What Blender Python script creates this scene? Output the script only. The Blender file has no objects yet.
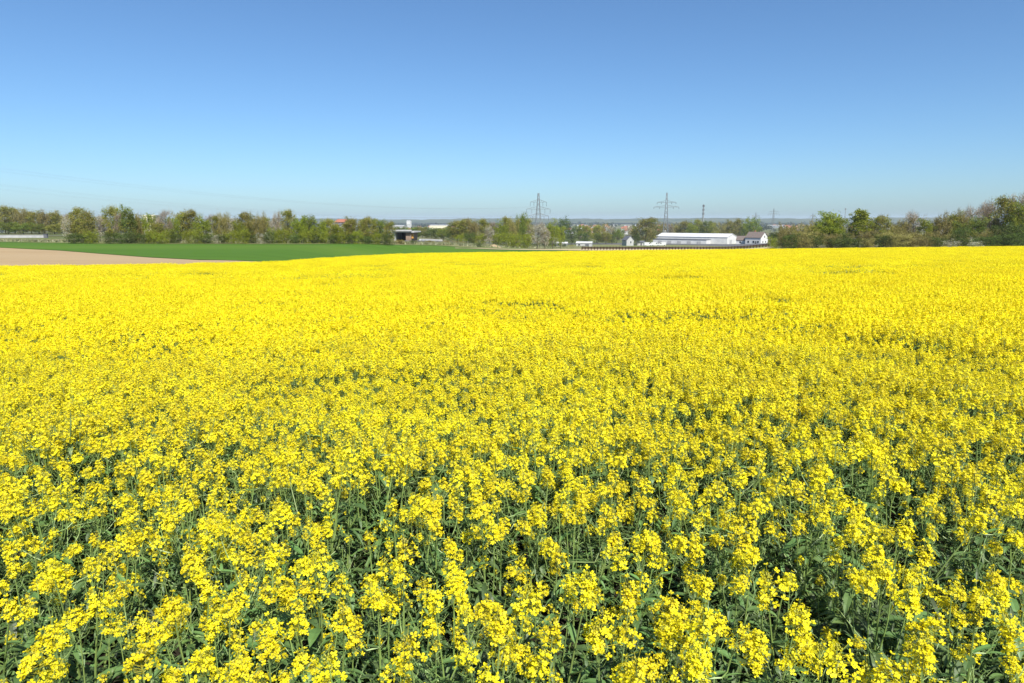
import bpy, math, random
import numpy as np
from mathutils import Vector, Matrix

PI = math.pi
R = math.radians
rng = np.random.default_rng(11)
random.seed(5)

# ------------------------------------------------------------------ scene, camera
sc = bpy.context.scene
COL = sc.collection
F_PX = 683.0
HORIZON = 219.0
PITCH = math.atan((341.5 - HORIZON) / F_PX)
EYE = 1.75
cam_d = bpy.data.cameras.new('camera')
cam_d.sensor_width = 36.0
cam_d.lens = 36.0 * F_PX / 1024.0
cam_d.clip_start = 0.05
cam_d.clip_end = 30000
cam = bpy.data.objects.new('camera', cam_d)
cam.location = (0, 0, EYE)
cam.rotation_euler = (PI / 2 - PITCH, 0, 0)
COL.objects.link(cam)
sc.camera = cam


def ray(px, py):
    u = (px - 512) / F_PX
    v = (341.5 - py) / F_PX
    c, s = math.cos(PITCH), math.sin(PITCH)
    d = (u, c + v * s, -s + v * c)
    return d[0] / d[1], d[2] / d[1]          # x/y and z/y


def at(px, py, Y):
    a, b = ray(px, py)
    return Vector((a * Y, Y, EYE + b * Y))


# ------------------------------------------------------------------ terrain
def smooth(a, b, x):
    t = np.clip((x - a) / (b - a), 0, 1)
    return t * t * (3 - 2 * t)


def hermite(xs, ys):
    xs = np.array(xs, float); ys = np.array(ys, float)
    d = np.diff(ys) / np.diff(xs)
    m = np.zeros_like(xs)
    m[1:-1] = (d[:-1] + d[1:]) / 2
    m[0], m[-1] = d[0], d[-1]
    for i in range(len(d)):
        if abs(d[i]) < 1e-9:
            m[i] = m[i + 1] = 0
    def f(x):
        x = np.clip(x, xs[0], xs[-1])
        i = np.clip(np.searchsorted(xs, x) - 1, 0, len(xs) - 2)
        h = xs[i + 1] - xs[i]
        t = (x - xs[i]) / h
        return ((2*t**3 - 3*t**2 + 1) * ys[i] + (t**3 - 2*t**2 + t) * h * m[i]
                + (-2*t**3 + 3*t**2) * ys[i + 1] + (t**3 - t**2) * h * m[i + 1])
    return f


PL = hermite([-60, 0, 45, 100, 150, 260, 330, 600, 1000, 12000], [2.0, 0, -2.3, -3.0, -3.5, -4.5, -4.8, -13, -21, -22])
PC = hermite([-60, 0, 115, 200, 300, 400, 550, 900, 12000], [2.4, 0, -4.7, -7.7, -11.4, -14.6, -17.6, -21.5, -22])
PR = hermite([-60, 0, 115, 165, 230, 400, 600, 1000, 12000], [2.4, 0, -4.0, -4.9, -6.6, -11.5, -16.5, -21.5, -22])
PS = 0.78            # plant scale
FIELD = np.array([(-120, -25), (-120, 51), (-77, 54), (-41, 55), (-21, 59), (-21.8, 82), (-21.8, 128), (-12.8, 141),
                  (26, 147), (60, 143), (100, 131), (160, 128), (160, -25)], float)


def inside(poly, x, y):
    x = np.asarray(x, float); y = np.asarray(y, float)
    r = np.zeros(np.broadcast(x, y).shape, bool)
    n = len(poly)
    for i in range(n):
        x1, y1 = poly[i]; x2, y2 = poly[(i + 1) % n]
        if y1 == y2:
            continue
        r ^= ((y1 > y) != (y2 > y)) & (x < (x2 - x1) * (y - y1) / (y2 - y1) + x1)
    return r


def edge_dist(poly, x, y):
    x = np.asarray(x, float); y = np.asarray(y, float)
    best = np.full(np.broadcast(x, y).shape, 1e9)
    n = len(poly)
    for i in range(n):
        x1, y1 = poly[i]; x2, y2 = poly[(i + 1) % n]
        dx, dy = x2 - x1, y2 - y1
        t = np.clip(((x - x1) * dx + (y - y1) * dy) / (dx * dx + dy * dy), 0, 1)
        best = np.minimum(best, np.hypot(x - x1 - t * dx, y - y1 - t * dy))
    return best


def zg(x, y):
    x = np.asarray(x, float); y = np.asarray(y, float)
    plane = -0.040 * y + 0.012 * x
    a = x / np.maximum(y, 30.0)
    w1 = smooth(-0.26, 0.10, a)
    w2 = smooth(0.30, 0.45, a)
    g = PL(y) * (1 - w1) + PC(y) * w1
    g = g * (1 - w2) + PR(y) * w2
    d = np.where(inside(FIELD, x, y), 0.0, edge_dist(FIELD, x, y))
    w = smooth(0, 14, d)
    return plane * (1 - w) + g * w


def z1(x, y):
    return float(zg(np.array([x]), np.array([y]))[0])


def ground_hit(px, py, y0=45.0, y1=4000.0):
    a, b = ray(px, py)
    ys = np.geomspace(y0, y1, 2500)
    h = EYE + b * ys - zg(a * ys, ys)
    k = np.argmax(h <= 0) if (h <= 0).any() else len(ys) - 1
    return a * ys[k], ys[k]


# ------------------------------------------------------------------ materials
def new_mat(name):
    m = bpy.data.materials.new(name)
    m.use_nodes = True
    nt = m.node_tree
    nt.nodes.clear()
    out = nt.nodes.new('ShaderNodeOutputMaterial')
    return m, nt, out


def leaf_mat(name, col, trans=0.35, vary=0.25, hue=0.02, gloss=0.06, tcol=None, obj_vary=0.18, rough=0.6):
    """Two-sided thin plant surface: diffuse + translucent + a little sheen, varied per leaf and per object."""
    m, nt, out = new_mat(name)
    N, L = nt.nodes.new, nt.links.new
    geo = N('ShaderNodeNewGeometry'); oi = N('ShaderNodeObjectInfo')
    mr = N('ShaderNodeMapRange'); mr.inputs['To Min'].default_value = 1 - vary; mr.inputs['To Max'].default_value = 1 + vary
    L(geo.outputs['Random Per Island'], mr.inputs['Value'])
    mo = N('ShaderNodeMapRange'); mo.inputs['To Min'].default_value = 1 - obj_vary; mo.inputs['To Max'].default_value = 1 + obj_vary
    L(oi.outputs['Random'], mo.inputs['Value'])
    mul = N('ShaderNodeMath'); mul.operation = 'MULTIPLY'
    L(mr.outputs[0], mul.inputs[0]); L(mo.outputs[0], mul.inputs[1])
    mh = N('ShaderNodeMath'); mh.operation = 'MULTIPLY'; mh.inputs[1].default_value = 7.31
    L(geo.outputs['Random Per Island'], mh.inputs[0])
    fr = N('ShaderNodeMath'); fr.operation = 'FRACT'; L(mh.outputs[0], fr.inputs[0])
    ad = N('ShaderNodeMath'); ad.operation = 'ADD'; L(fr.outputs[0], ad.inputs[0]); L(oi.outputs['Random'], ad.inputs[1])
    mhue = N('ShaderNodeMapRange'); mhue.inputs['From Max'].default_value = 2.0
    mhue.inputs['To Min'].default_value = 0.5 - hue; mhue.inputs['To Max'].default_value = 0.5 + hue
    L(ad.outputs[0], mhue.inputs['Value'])
    hsv = N('ShaderNodeHueSaturation'); hsv.inputs['Color'].default_value = (*col, 1)
    L(mul.outputs[0], hsv.inputs['Value']); L(mhue.outputs[0], hsv.inputs['Hue'])
    dif = N('ShaderNodeBsdfDiffuse'); L(hsv.outputs[0], dif.inputs['Color'])
    tr = N('ShaderNodeBsdfTranslucent')
    if tcol:
        h2 = N('ShaderNodeHueSaturation'); h2.inputs['Color'].default_value = (*tcol, 1)
        L(mul.outputs[0], h2.inputs['Value']); L(h2.outputs[0], tr.inputs['Color'])
    else:
        L(hsv.outputs[0], tr.inputs['Color'])
    mx = N('ShaderNodeMixShader'); mx.inputs[0].default_value = trans
    L(dif.outputs[0], mx.inputs[1]); L(tr.outputs[0], mx.inputs[2])
    gl = N('ShaderNodeBsdfGlossy'); gl.inputs['Roughness'].default_value = 0.6; gl.inputs['Color'].default_value = (1, 1, 1, 1)
    m2 = N('ShaderNodeMixShader'); m2.inputs[0].default_value = gloss
    L(mx.outputs[0], m2.inputs[1]); L(gl.outputs[0], m2.inputs[2])
    L(m2.outputs[0], out.inputs['Surface'])
    return m


def surf(name, c1, c2=None, scale=1.0, rough=0.85, c3=None, scale2=0.05, bump=0.0, metal=0.0, stretch=(1, 1, 1)):
    """Principled surface with object-space noise between c1 and c2, plus a slow drift towards c3."""
    m, nt, out = new_mat(name)
    N, L = nt.nodes.new, nt.links.new
    p = N('ShaderNodeBsdfPrincipled'); p.inputs['Roughness'].default_value = rough; p.inputs['Metallic'].default_value = metal
    p.inputs['Specular IOR Level'].default_value = 0.03 if rough >= 0.9 else 0.25
    tc = N('ShaderNodeTexCoord'); mp = N('ShaderNodeMapping'); mp.inputs['Scale'].default_value = stretch
    L(tc.outputs['Object'], mp.inputs['Vector'])
    c2 = c2 or tuple(v * 0.8 for v in c1)
    n1 = N('ShaderNodeTexNoise'); n1.inputs['Scale'].default_value = scale; n1.inputs['Detail'].default_value = 6
    L(mp.outputs[0], n1.inputs['Vector'])
    r1 = N('ShaderNodeMapRange'); r1.inputs['From Min'].default_value = 0.35; r1.inputs['From Max'].default_value = 0.65
    L(n1.outputs['Fac'], r1.inputs['Value'])
    mx = N('ShaderNodeMix'); mx.data_type = 'RGBA'
    mx.inputs['A'].default_value = (*c1, 1); mx.inputs['B'].default_value = (*c2, 1)
    L(r1.outputs[0], mx.inputs['Factor'])
    colout = mx.outputs['Result']
    if c3:
        n2 = N('ShaderNodeTexNoise'); n2.inputs['Scale'].default_value = scale2; n2.inputs['Detail'].default_value = 3
        L(mp.outputs[0], n2.inputs['Vector'])
        r2 = N('ShaderNodeMapRange'); r2.inputs['From Min'].default_value = 0.45; r2.inputs['From Max'].default_value = 0.6
        L(n2.outputs['Fac'], r2.inputs['Value'])
        m3 = N('ShaderNodeMix'); m3.data_type = 'RGBA'
        L(r2.outputs[0], m3.inputs['Factor']); L(colout, m3.inputs['A']); m3.inputs['B'].default_value = (*c3, 1)
        colout = m3.outputs['Result']
    L(colout, p.inputs['Base Color'])
    if bump:
        b = N('ShaderNodeBump'); b.inputs['Strength'].default_value = bump; b.inputs['Distance'].default_value = 0.1
        L(n1.outputs['Fac'], b.inputs['Height']); L(b.outputs[0], p.inputs['Normal'])
    L(p.outputs[0], out.inputs['Surface'])
    return m


M = {}
M['petal'] = leaf_mat('yellow_petal', (0.87, 0.765, 0.012), trans=0.40, vary=0.20, hue=0.011, gloss=0.015, tcol=(0.88, 0.73, 0.008), obj_vary=0.08)
M['bud'] = leaf_mat('green_bud', (0.52, 0.50, 0.04), trans=0.35, vary=0.2, hue=0.015, gloss=0.04, obj_vary=0.1)
M['stem'] = leaf_mat('rape_stem', (0.19, 0.28, 0.062), trans=0.18, vary=0.15, hue=0.01, gloss=0.06, obj_vary=0.15)
M['leaf'] = leaf_mat('rape_leaf', (0.090, 0.165, 0.037), trans=0.28, vary=0.55, hue=0.02, gloss=0.05, tcol=(0.09, 0.17, 0.03))
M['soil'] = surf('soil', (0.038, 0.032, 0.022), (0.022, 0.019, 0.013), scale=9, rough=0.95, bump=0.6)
M['ground'] = surf('meadow_ground', (0.085, 0.12, 0.035), (0.13, 0.125, 0.055), scale=0.06, rough=0.95, c3=(0.17, 0.15, 0.09), scale2=0.006)
M['plough'] = surf('ploughed_soil', (0.36, 0.265, 0.150), (0.30, 0.218, 0.122), scale=0.5, rough=0.95, stretch=(0.25, 1.5, 1), c3=(0.34, 0.255, 0.150), scale2=0.03)
M['wheat'] = surf('young_wheat', (0.068, 0.140, 0.020), (0.056, 0.118, 0.016), scale=0.4, rough=0.9, stretch=(0.2, 1.5, 1), c3=(0.082, 0.148, 0.022), scale2=0.02)
M['verge'] = surf('rough_grass', (0.16, 0.17, 0.065), (0.10, 0.145, 0.04), scale=0.35, rough=0.95, c3=(0.20, 0.18, 0.09), scale2=0.05)
M['path'] = surf('pale_track', (0.44, 0.35, 0.22), (0.36, 0.30, 0.18), scale=0.6, rough=0.95)
M['asphalt'] = surf('asphalt', (0.13, 0.13, 0.135), (0.10, 0.10, 0.10), scale=0.8, rough=0.9)
M['paint'] = surf('road_paint', (0.75, 0.75, 0.72), (0.6, 0.6, 0.58), scale=2, rough=0.8)
M['concrete'] = surf('concrete', (0.42, 0.42, 0.41), (0.33, 0.33, 0.33), scale=0.7, rough=0.9)
M['sand'] = surf('sand', (0.34, 0.26, 0.15), (0.27, 0.205, 0.12), scale=1.2, rough=0.95)
M['white'] = surf('white_render', (0.60, 0.60, 0.58), (0.52, 0.52, 0.51), scale=0.4, rough=0.8)
M['offwhite'] = surf('offwhite_render', (0.42, 0.42, 0.40), (0.35, 0.35, 0.34), scale=0.5, rough=0.85)
M['cream'] = surf('cream_render', (0.72, 0.66, 0.48), (0.66, 0.60, 0.44), scale=0.4, rough=0.85)
M['pink'] = surf('pink_render', (0.62, 0.42, 0.35), (0.55, 0.38, 0.32), scale=0.4, rough=0.85)
M['whiteroof'] = surf('white_sheet_roof', (0.60, 0.60, 0.60), (0.52, 0.52, 0.53), scale=0.3, rough=0.5, stretch=(1, 0.2, 1))
M['brownroof'] = surf('brown_tile_roof', (0.165, 0.13, 0.11), (0.125, 0.10, 0.088), scale=1.5, rough=0.8)
M['redroof'] = surf('red_tile_roof', (0.36, 0.14, 0.09), (0.28, 0.11, 0.07), scale=1.0, rough=0.8)
M['greyroof'] = surf('grey_slate_roof', (0.13, 0.135, 0.15), (0.10, 0.10, 0.11), scale=1.0, rough=0.7)
M['dark'] = surf('painted_opening_shade', (0.06, 0.055, 0.05), (0.045, 0.04, 0.035), scale=1, rough=0.6)  # shade inside the overpass opening, put into the colour
M['glass'] = surf('window_glass', (0.03, 0.035, 0.04), (0.02, 0.025, 0.03), scale=0.5, rough=0.1)
M['steel'] = surf('galvanised_steel', (0.24, 0.26, 0.27), (0.20, 0.215, 0.225), scale=1, rough=0.6, metal=0.1)
M['wire'] = surf('aluminium_wire', (0.20, 0.21, 0.23), (0.17, 0.18, 0.20), scale=1, rough=0.6)
M['rust'] = surf('dark_brown_wood', (0.060, 0.034, 0.024), (0.04, 0.024, 0.018), scale=1.5, rough=0.9)
M['brickwall'] = surf('weathered_brick', (0.26, 0.19, 0.14), (0.20, 0.15, 0.11), scale=1.2, rough=0.9)
M['orange'] = surf('orange_panel', (0.50, 0.27, 0.06), (0.42, 0.22, 0.05), scale=1, rough=0.7)
M['tyre'] = surf('rubber', (0.02, 0.02, 0.02), (0.03, 0.03, 0.03), scale=3, rough=0.9)
M['bark'] = surf('bark', (0.12, 0.10, 0.075), (0.07, 0.06, 0.045), scale=4, rough=0.95, bump=0.4)
M['hill'] = surf('wooded_hill', (0.045, 0.065, 0.035), (0.075, 0.085, 0.045), scale=0.012, rough=1.0, c3=(0.10, 0.11, 0.06), scale2=0.002)
# crowns
M['c_bright'] = leaf_mat('spring_leaf', (0.25, 0.285, 0.020), trans=0.48, vary=0.3, hue=0.015, tcol=(0.28, 0.32, 0.02), gloss=0.012)
M['c_olive'] = leaf_mat('olive_leaf', (0.275, 0.27, 0.040), trans=0.48, vary=0.3, hue=0.02, gloss=0.012)
M['c_green'] = leaf_mat('green_leaf', (0.165, 0.225, 0.030), trans=0.48, vary=0.3, hue=0.02, gloss=0.012)
M['c_dark'] = leaf_mat('dark_leaf', (0.075, 0.108, 0.018), trans=0.35, vary=0.35, hue=0.02, gloss=0.012)
M['c_bloss'] = leaf_mat('pale_blossom', (0.42, 0.41, 0.31), trans=0.3, vary=0.2, hue=0.015, gloss=0.012)
M['c_twig'] = leaf_mat('bare_twig', (0.23, 0.18, 0.12), trans=0.05, vary=0.3, hue=0.015, gloss=0.02)
M['c_brown'] = leaf_mat('budding_twig', (0.225, 0.195, 0.056), trans=0.15, vary=0.3, hue=0.02, gloss=0.02)
M['c_far'] = leaf_mat('far_wood', (0.060, 0.075, 0.028), trans=0.2, vary=0.4, hue=0.03, gloss=0.012)


# ------------------------------------------------------------------ mesh helper
class Geo:
    def __init__(self):
        self.v = []; self.f = []; self.m = []; self.n = 0

    def add(self, verts, faces, mat=0):
        verts = np.asarray(verts, float).reshape(-1, 3)
        b = self.n
        self.v.append(verts); self.n += len(verts)
        for q in faces:
            self.f.append(tuple(int(i) + b for i in q))
        self.m.extend([mat] * len(faces))

    def tube(self, pts, rad, sides=4, mat=0):
        pts = np.asarray(pts, float); k = len(pts)
        rad = np.broadcast_to(np.asarray(rad, float), (k,))
        t = np.gradient(pts, axis=0)
        t /= np.linalg.norm(t, axis=1)[:, None] + 1e-12
        ref = np.where(np.abs(t[:, 2:3]) > 0.9, [[1.0, 0, 0]], [[0, 0, 1.0]])
        u = np.cross(t, ref); u /= np.linalg.norm(u, axis=1)[:, None] + 1e-12
        w = np.cross(t, u)
        ang = np.arange(sides) * 2 * PI / sides
        V = pts[:, None] + rad[:, None, None] * (np.cos(ang)[None, :, None] * u[:, None] + np.sin(ang)[None, :, None] * w[:, None])
        F = []
        for i in range(k - 1):
            for j in range(sides):
                j2 = (j + 1) % sides
                F.append((i*sides + j, i*sides + j2, (i+1)*sides + j2, (i+1)*sides + j))
        F.append(tuple(range(sides))[::-1]); F.append(tuple((k-1)*sides + j for j in range(sides)))
        self.add(V, F, mat)

    def box(self, c, s, mat=0, rz=0.0):
        c = np.asarray(c, float); s = np.asarray(s, float) / 2
        V = np.array([(x, y, z) for x in (-1, 1) for y in (-1, 1) for z in (-1, 1)], float) * s
        if rz:
            cs, sn = math.cos(rz), math.sin(rz)
            V = np.stack([V[:, 0]*cs - V[:, 1]*sn, V[:, 0]*sn + V[:, 1]*cs, V[:, 2]], 1)
        self.add(V + c, [(0, 1, 3, 2), (4, 6, 7, 5), (0, 4, 5, 1), (2, 3, 7, 6), (0, 2, 6, 4), (1, 5, 7, 3)], mat)

    def merge(self, g, mtx=None, remap=None):
        V = np.concatenate(g.v) if g.v else np.zeros((0, 3))
        if mtx is not None:
            A = np.array(mtx)
            V = V @ A[:3, :3].T + A[:3, 3]
        b = self.n
        self.v.append(V); self.n += len(V)
        self.f.extend(tuple(i + b for i in q) for q in g.f)
        self.m.extend(g.m if remap is None else [remap[k] for k in g.m])

    def mesh(self, name, mats, smooth_shade=False):
        me = bpy.data.meshes.new(name)
        V = np.concatenate(self.v) if self.v else np.zeros((0, 3))
        me.from_pydata(V.tolist(), [], self.f)
        for mm in mats:
            me.materials.append(mm)
        if len(mats) > 1:
            me.polygons.foreach_set('material_index', np.array(self.m, np.int32))
        if smooth_shade:
            me.polygons.foreach_set('use_smooth', np.ones(len(self.f), bool))
        me.update()
        return me


def link(name, me, parent=None, loc=(0, 0, 0), rz=0.0, scale=None, **props):
    o = bpy.data.objects.new(name, me)
    COL.objects.link(o)
    o.location = loc
    o.rotation_euler = (0, 0, rz)
    if scale is not None:
        o.scale = scale
    if parent:
        o.parent = parent
    for k, v in props.items():
        o[k] = v
    return o


def thing(name, label, cat, loc=(0, 0, 0), rz=0.0, group=None):
    o = link(name, None, None, loc, rz)
    o.empty_display_size = 0.2
    o['label'] = label; o['category'] = cat
    if group:
        o['group'] = group
    return o


# ------------------------------------------------------------------ ground and sheets
def axis(fine, step, coarse, ratio):
    a = list(np.arange(fine[0], fine[1] + step, step))
    s = step
    while a[-1] < coarse[1]:
        s *= ratio; a.append(a[-1] + s)
    s = step
    while a[0] > coarse[0]:
        s *= ratio; a.insert(0, a[0] - s)
    return np.array(a)


def grid_mesh(name, X, Y, Z, mat, smooth_shade=True):
    ny, nx = X.shape
    V = np.stack([X, Y, Z], -1).reshape(-1, 3)
    i = np.arange(ny - 1)[:, None] * nx + np.arange(nx - 1)[None]
    Fq = np.stack([i, i + 1, i + nx + 1, i + nx], -1).reshape(-1, 4)
    me = bpy.data.meshes.new(name)
    me.from_pydata(V.tolist(), [], Fq.tolist())
    me.materials.append(mat)
    if smooth_shade:
        me.polygons.foreach_set('use_smooth', np.ones(len(Fq), bool))
    return me


gx = axis((-170, 190), 3.0, (-9000, 9000), 1.12)
gy = axis((-30, 340), 3.0, (-60, 11500), 1.10)
GX, GY = np.meshgrid(gx, gy)
link('ground', grid_mesh('ground', GX, GY, zg(GX, GY), M['ground']), kind='structure', label='rolling open ground falling away to the plain')


def resample(P, n):
    P = np.asarray(P, float)
    d = np.concatenate([[0], np.cumsum(np.hypot(*np.diff(P, axis=0).T))])
    t = np.linspace(0, d[-1], n)
    return np.stack([np.interp(t, d, P[:, 0]), np.interp(t, d, P[:, 1])], 1)


def loft(name, A, B, n, m, mat, lift, **props):
    A = resample(A, n); B = resample(B, n)
    t = np.linspace(0, 1, m)[:, None, None]
    P = A[None] * (1 - t) + B[None] * t
    X, Y = P[..., 0], P[..., 1]
    return link(name, grid_mesh(name, X, Y, zg(X, Y) + lift, mat), kind='structure', **props)


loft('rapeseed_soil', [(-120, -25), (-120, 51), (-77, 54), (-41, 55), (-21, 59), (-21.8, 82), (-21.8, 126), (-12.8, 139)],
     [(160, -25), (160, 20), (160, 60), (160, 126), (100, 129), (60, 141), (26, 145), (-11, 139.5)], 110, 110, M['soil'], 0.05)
hp = ground_hit
# ploughed strip between the rape and the young wheat
plough_top = [hp(-60, 244.5), hp(0, 248), hp(60, 251), hp(100, 254.2), hp(150, 258.0), hp(200, 260.6), hp(272, 262.5)]
plough_bot = [(-95, 54.5), (-64, 56), (-41, 57), (-32, 58.2), (-26, 60), (-23.7, 62.7), (-23, 65.3)]
loft('ploughed_field', plough_top, plough_bot, 60, 24, M['plough'], 0.05)
wheat_top = [hp(-60, 240), hp(0, 242.6), hp(100, 244.4), hp(200, 244.5), hp(300, 244.8), hp(390, 245.3), hp(440, 246.2), hp(480, 248.6), hp(505, 249.0), hp(575, 249.4)]
wheat_bot = [hp(-60, 244.5), hp(0, 248), hp(60, 251), hp(100, 254.2), hp(150, 258.0), hp(200, 260.6), hp(272, 262.5), (-21, 84), (-21, 129), (-12, 144), (22, 150)]
loft('wheat_field', wheat_top, wheat_bot, 80, 30, M['wheat'], 0.10)
verge_top = [hp(-60, 237.2), hp(0, 238.6), hp(45, 239), hp(100, 240.5), hp(200, 241), hp(300, 241.5), hp(395, 242), hp(440, 242.5), hp(500, 243), hp(590, 243.5)]
verge_bot = [hp(-60, 240), hp(0, 242.6), hp(100, 244.4), hp(200, 244.5), hp(300, 244.8), hp(390, 245.3), hp(440, 246.2), hp(480, 249), hp(505, 250.2), hp(590, 250.0)]
loft('grass_verge', verge_top, verge_bot, 80, 10, M['verge'], 0.15)
loft('farm_track', [hp(455, 248.6), hp(480, 249.2), hp(510, 249.8), hp(560, 249.2), hp(600, 249.0), hp(700, 248.0), hp(775, 247.0)],
     [hp(455, 249.1), hp(480, 249.7), hp(510, 250.4), hp(560, 250.6), hp(600, 251.0), hp(700, 250.0), hp(775, 248.5)], 60, 4, M['path'], 0.2)
loft('main_road', [hp(405, 240.6), hp(450, 241.6), hp(510, 242.6), hp(580, 243.2), hp(680, 243.6), hp(775, 243.2)],
     [hp(405, 242.0), hp(450, 243.0), hp(510, 244.0), hp(580, 244.7), hp(680, 245.2), hp(775, 244.8)], 60, 4, M['asphalt'], 0.25)
loft('road_verge', [hp(583, 244.7), hp(680, 245.2), hp(775, 244.8)], [hp(583, 248.6), hp(680, 248.0), hp(775, 247.0)], 40, 6, M['verge'], 0.2)
loft('side_road', [(-330, 236), (-250, 246), (-190, 253), (-150, 258)], [(-330, 229), (-250, 239), (-190, 246), (-150, 251)], 40, 4, M['asphalt'], 0.3)

# far wooded hills beyond the plain
hx = np.linspace(-7500, 7500, 500)
rows = [(4300, 0.0), (4550, 0.45), (4800, 0.8), (5000, 1.0), (5300, 0.9), (6500, 0.3)]
bump = (4 * np.sin(hx / 610 + 1) + 3 * np.sin(hx / 233 + 2) + 1.6 * np.sin(hx / 71) + 1.5 * rng.normal(size=hx.size))
hgt = 24 + bump + 10 * smooth(300, 2500, hx) + 6 * smooth(-400, -1500, hx) * (hx < 0)
HX = np.repeat(hx[None], len(rows), 0); HY = np.array([r[0] for r in rows])[:, None] + 60 * np.sin(hx / 400)[None]
HZ = -23 + np.array([r[1] for r in rows])[:, None] * hgt[None] + rng.normal(size=HX.shape) * 0.8
link('hills', grid_mesh('hills', HX, HY, HZ, M['hill']), kind='structure', label='low wooded hills along the horizon')

# ------------------------------------------------------------------ rapeseed
PM = ['petal', 'bud', 'stem', 'leaf']
PMATS = [M[k] for k in PM]
PETAL = np.array([(0.10, -0.05), (0.62, -0.40), (1.0, -0.30), (1.06, 0.0), (1.0, 0.30), (0.62, 0.40), (0.10, 0.05)])


def frame(n):
    n = n / (np.linalg.norm(n) + 1e-12)
    h = np.array([0, 0, 1.0]) if abs(n[2]) < 0.9 else np.array([1.0, 0, 0])
    u = np.cross(h, n); u /= np.linalg.norm(u)
    return u, np.cross(n, u), n


def flower(g, c, n, r, g_):
    u, w, n = frame(n)
    a0 = g_.uniform(0, PI)
    for k in range(4):
        a = a0 + k * PI / 2 + g_.normal(0, 0.1)
        d = math.cos(a) * u + math.sin(a) * w
        s = -math.sin(a) * u + math.cos(a) * w
        cup = g_.uniform(0.0, 0.75)
        rr = r * g_.uniform(0.85, 1.1)
        P = [c + rr * (p[0] * d + p[1] * s + cup * (p[0] ** 2 * 0.7 - abs(p[1]) * 0.4) * n) for p in PETAL]
        g.add(P, [(0, 1, 5, 6), (1, 2, 3, 4, 5)], 0)
    g.add([c + 0.0018 * n * 1.5, c + 0.002 * u, c - 0.002 * u + 0.0015 * w, c - 0.001 * u - 0.002 * w], [(0, 1, 2), (0, 2, 3), (0, 3, 1)], 1)


def octa(g, c, d, l, r, mat):
    u, w, d = frame(d)
    V = [c - d * l * 0.5, c + u * r, c + w * r, c - u * r, c - w * r, c + d * l * 0.5]
    g.add(V, [(0, 2, 1), (0, 3, 2), (0, 4, 3), (0, 1, 4), (5, 1, 2), (5, 2, 3), (5, 3, 4), (5, 4, 1)], mat)


def make_head(seed, n_open=24, length=0.06, detail=0):
    """One raceme: tight buds on top, a dome of open flowers, young pods underneath. Axis +Z, origin at its foot."""
    g_ = np.random.default_rng(seed)
    g = Geo()
    pod_len = 0.05
    top = pod_len + length
    if detail == 0:
        g.tube([(0, 0, 0), (0.002, 0.001, top * 0.5), (0, 0, top)], [0.0022, 0.0017, 0.001], 4, 2)
    ga = 2.39996
    n_pod = 7 if detail == 0 else 0
    for i in range(n_pod):
        z = pod_len * (i + 0.5) / n_pod
        a = i * ga + g_.uniform(0, 0.6)
        d = np.array([math.cos(a), math.sin(a), 0])
        b = np.array([0, 0, z]); e = b + d * 0.018 + np.array([0, 0, 0.006])
        tip = e + d * g_.uniform(0.008, 0.02) + np.array([0, 0, g_.uniform(0.012, 0.03)])
        g.tube([b, e, tip], [0.0007, 0.0009, 0.0006], 3, 2)
    skew = g_.uniform(0, 6.28); loose = g_.uniform(0.15, 0.5)
    for i in range(n_open):
        t = (i + 0.5) / n_open
        if g_.random() < 0.18:
            continue
        z = pod_len + length * (0.08 + 0.80 * t)
        a = i * ga + g_.normal(0, 0.2)
        ped = 0.0268 * (1 - 0.62 * t ** 1.6) * g_.uniform(0.65, 1.3) * (1 + loose * math.cos(a - skew))
        rise = 0.010 + 0.016 * t
        d = np.array([math.cos(a), math.sin(a), 0])
        b = np.array([0, 0, z])
        c = b + d * ped + np.array([0, 0, rise * g_.uniform(0.3, 1.6)])
        nrm = d * (1.0 - 0.5 * t) + np.array([0, 0, 0.55 + 0.7 * t]) + g_.normal(0, 0.33, 3)
        r = 0.0083 * g_.uniform(0.85, 1.12) * (1 - 0.2 * t)
        if detail == 0:
            g.tube([b, c], [0.0006, 0.0006], 3, 1)
            flower(g, c, nrm, r, g_)
        else:
            u, w, _ = frame(nrm)
            k = 1.18 * r if detail == 1 else 1.55 * r
            g.add([c + k * u, c + k * w, c - k * u, c - k * w], [(0, 1, 2, 3)], 0)
    if detail < 2:
        nb = 11 if detail == 0 else 2
        for i in range(nb):
            t = i / max(nb - 1, 1)
            a = i * ga
            rr = 0.010 * math.sqrt(1 - t * 0.9)
            c = np.array([math.cos(a) * rr, math.sin(a) * rr, top + 0.004 + 0.010 * t])
            octa(g, c, c - np.array([0, 0, top - 0.03]), 0.0075 if detail == 0 else 0.010, 0.0022 if detail == 0 else 0.004, 1)
    return g


def leaf(g, base, d, length, width, droop, mat=3, segs=4, twist=0.0):
    d = d / np.linalg.norm(d)
    s = np.cross(d, [0, 0, 1.0]); s /= np.linalg.norm(s) + 1e-9
    V = []
    for i in range(segs + 1):
        t = i / segs
        w = width * (0.35 + 1.5 * t) * (1 - t) ** 0.8 * 1.05 if t < 1 else 0.0
        c = base + d * length * t + np.array([0, 0, -droop * length * t * t])
        up = np.array([0, 0, 0.25 * w])
        V += [c - s * w + up, c, c + s * w + up]
    Fq = []
    for i in range(segs):
        a = i * 3
        Fq += [(a, a + 1, a + 4, a + 3), (a + 1, a + 2, a + 5, a + 4)]
    g.add(V, Fq, mat)


HEADS = []
for k in range(9):
    n = [48, 52, 40, 34, 44, 26, 15, 56, 36][k]
    HEADS.append((300 + k, n, [0.038, 0.048, 0.032, 0.036, 0.050, 0.028, 0.026, 0.055, 0.034][k]))
HG = {d: [make_head(s, max(3, int(n * (1.0, 0.95, 0.36)[d])), l, d) for s, n, l in HEADS] for d in (0, 1, 2)}


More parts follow.
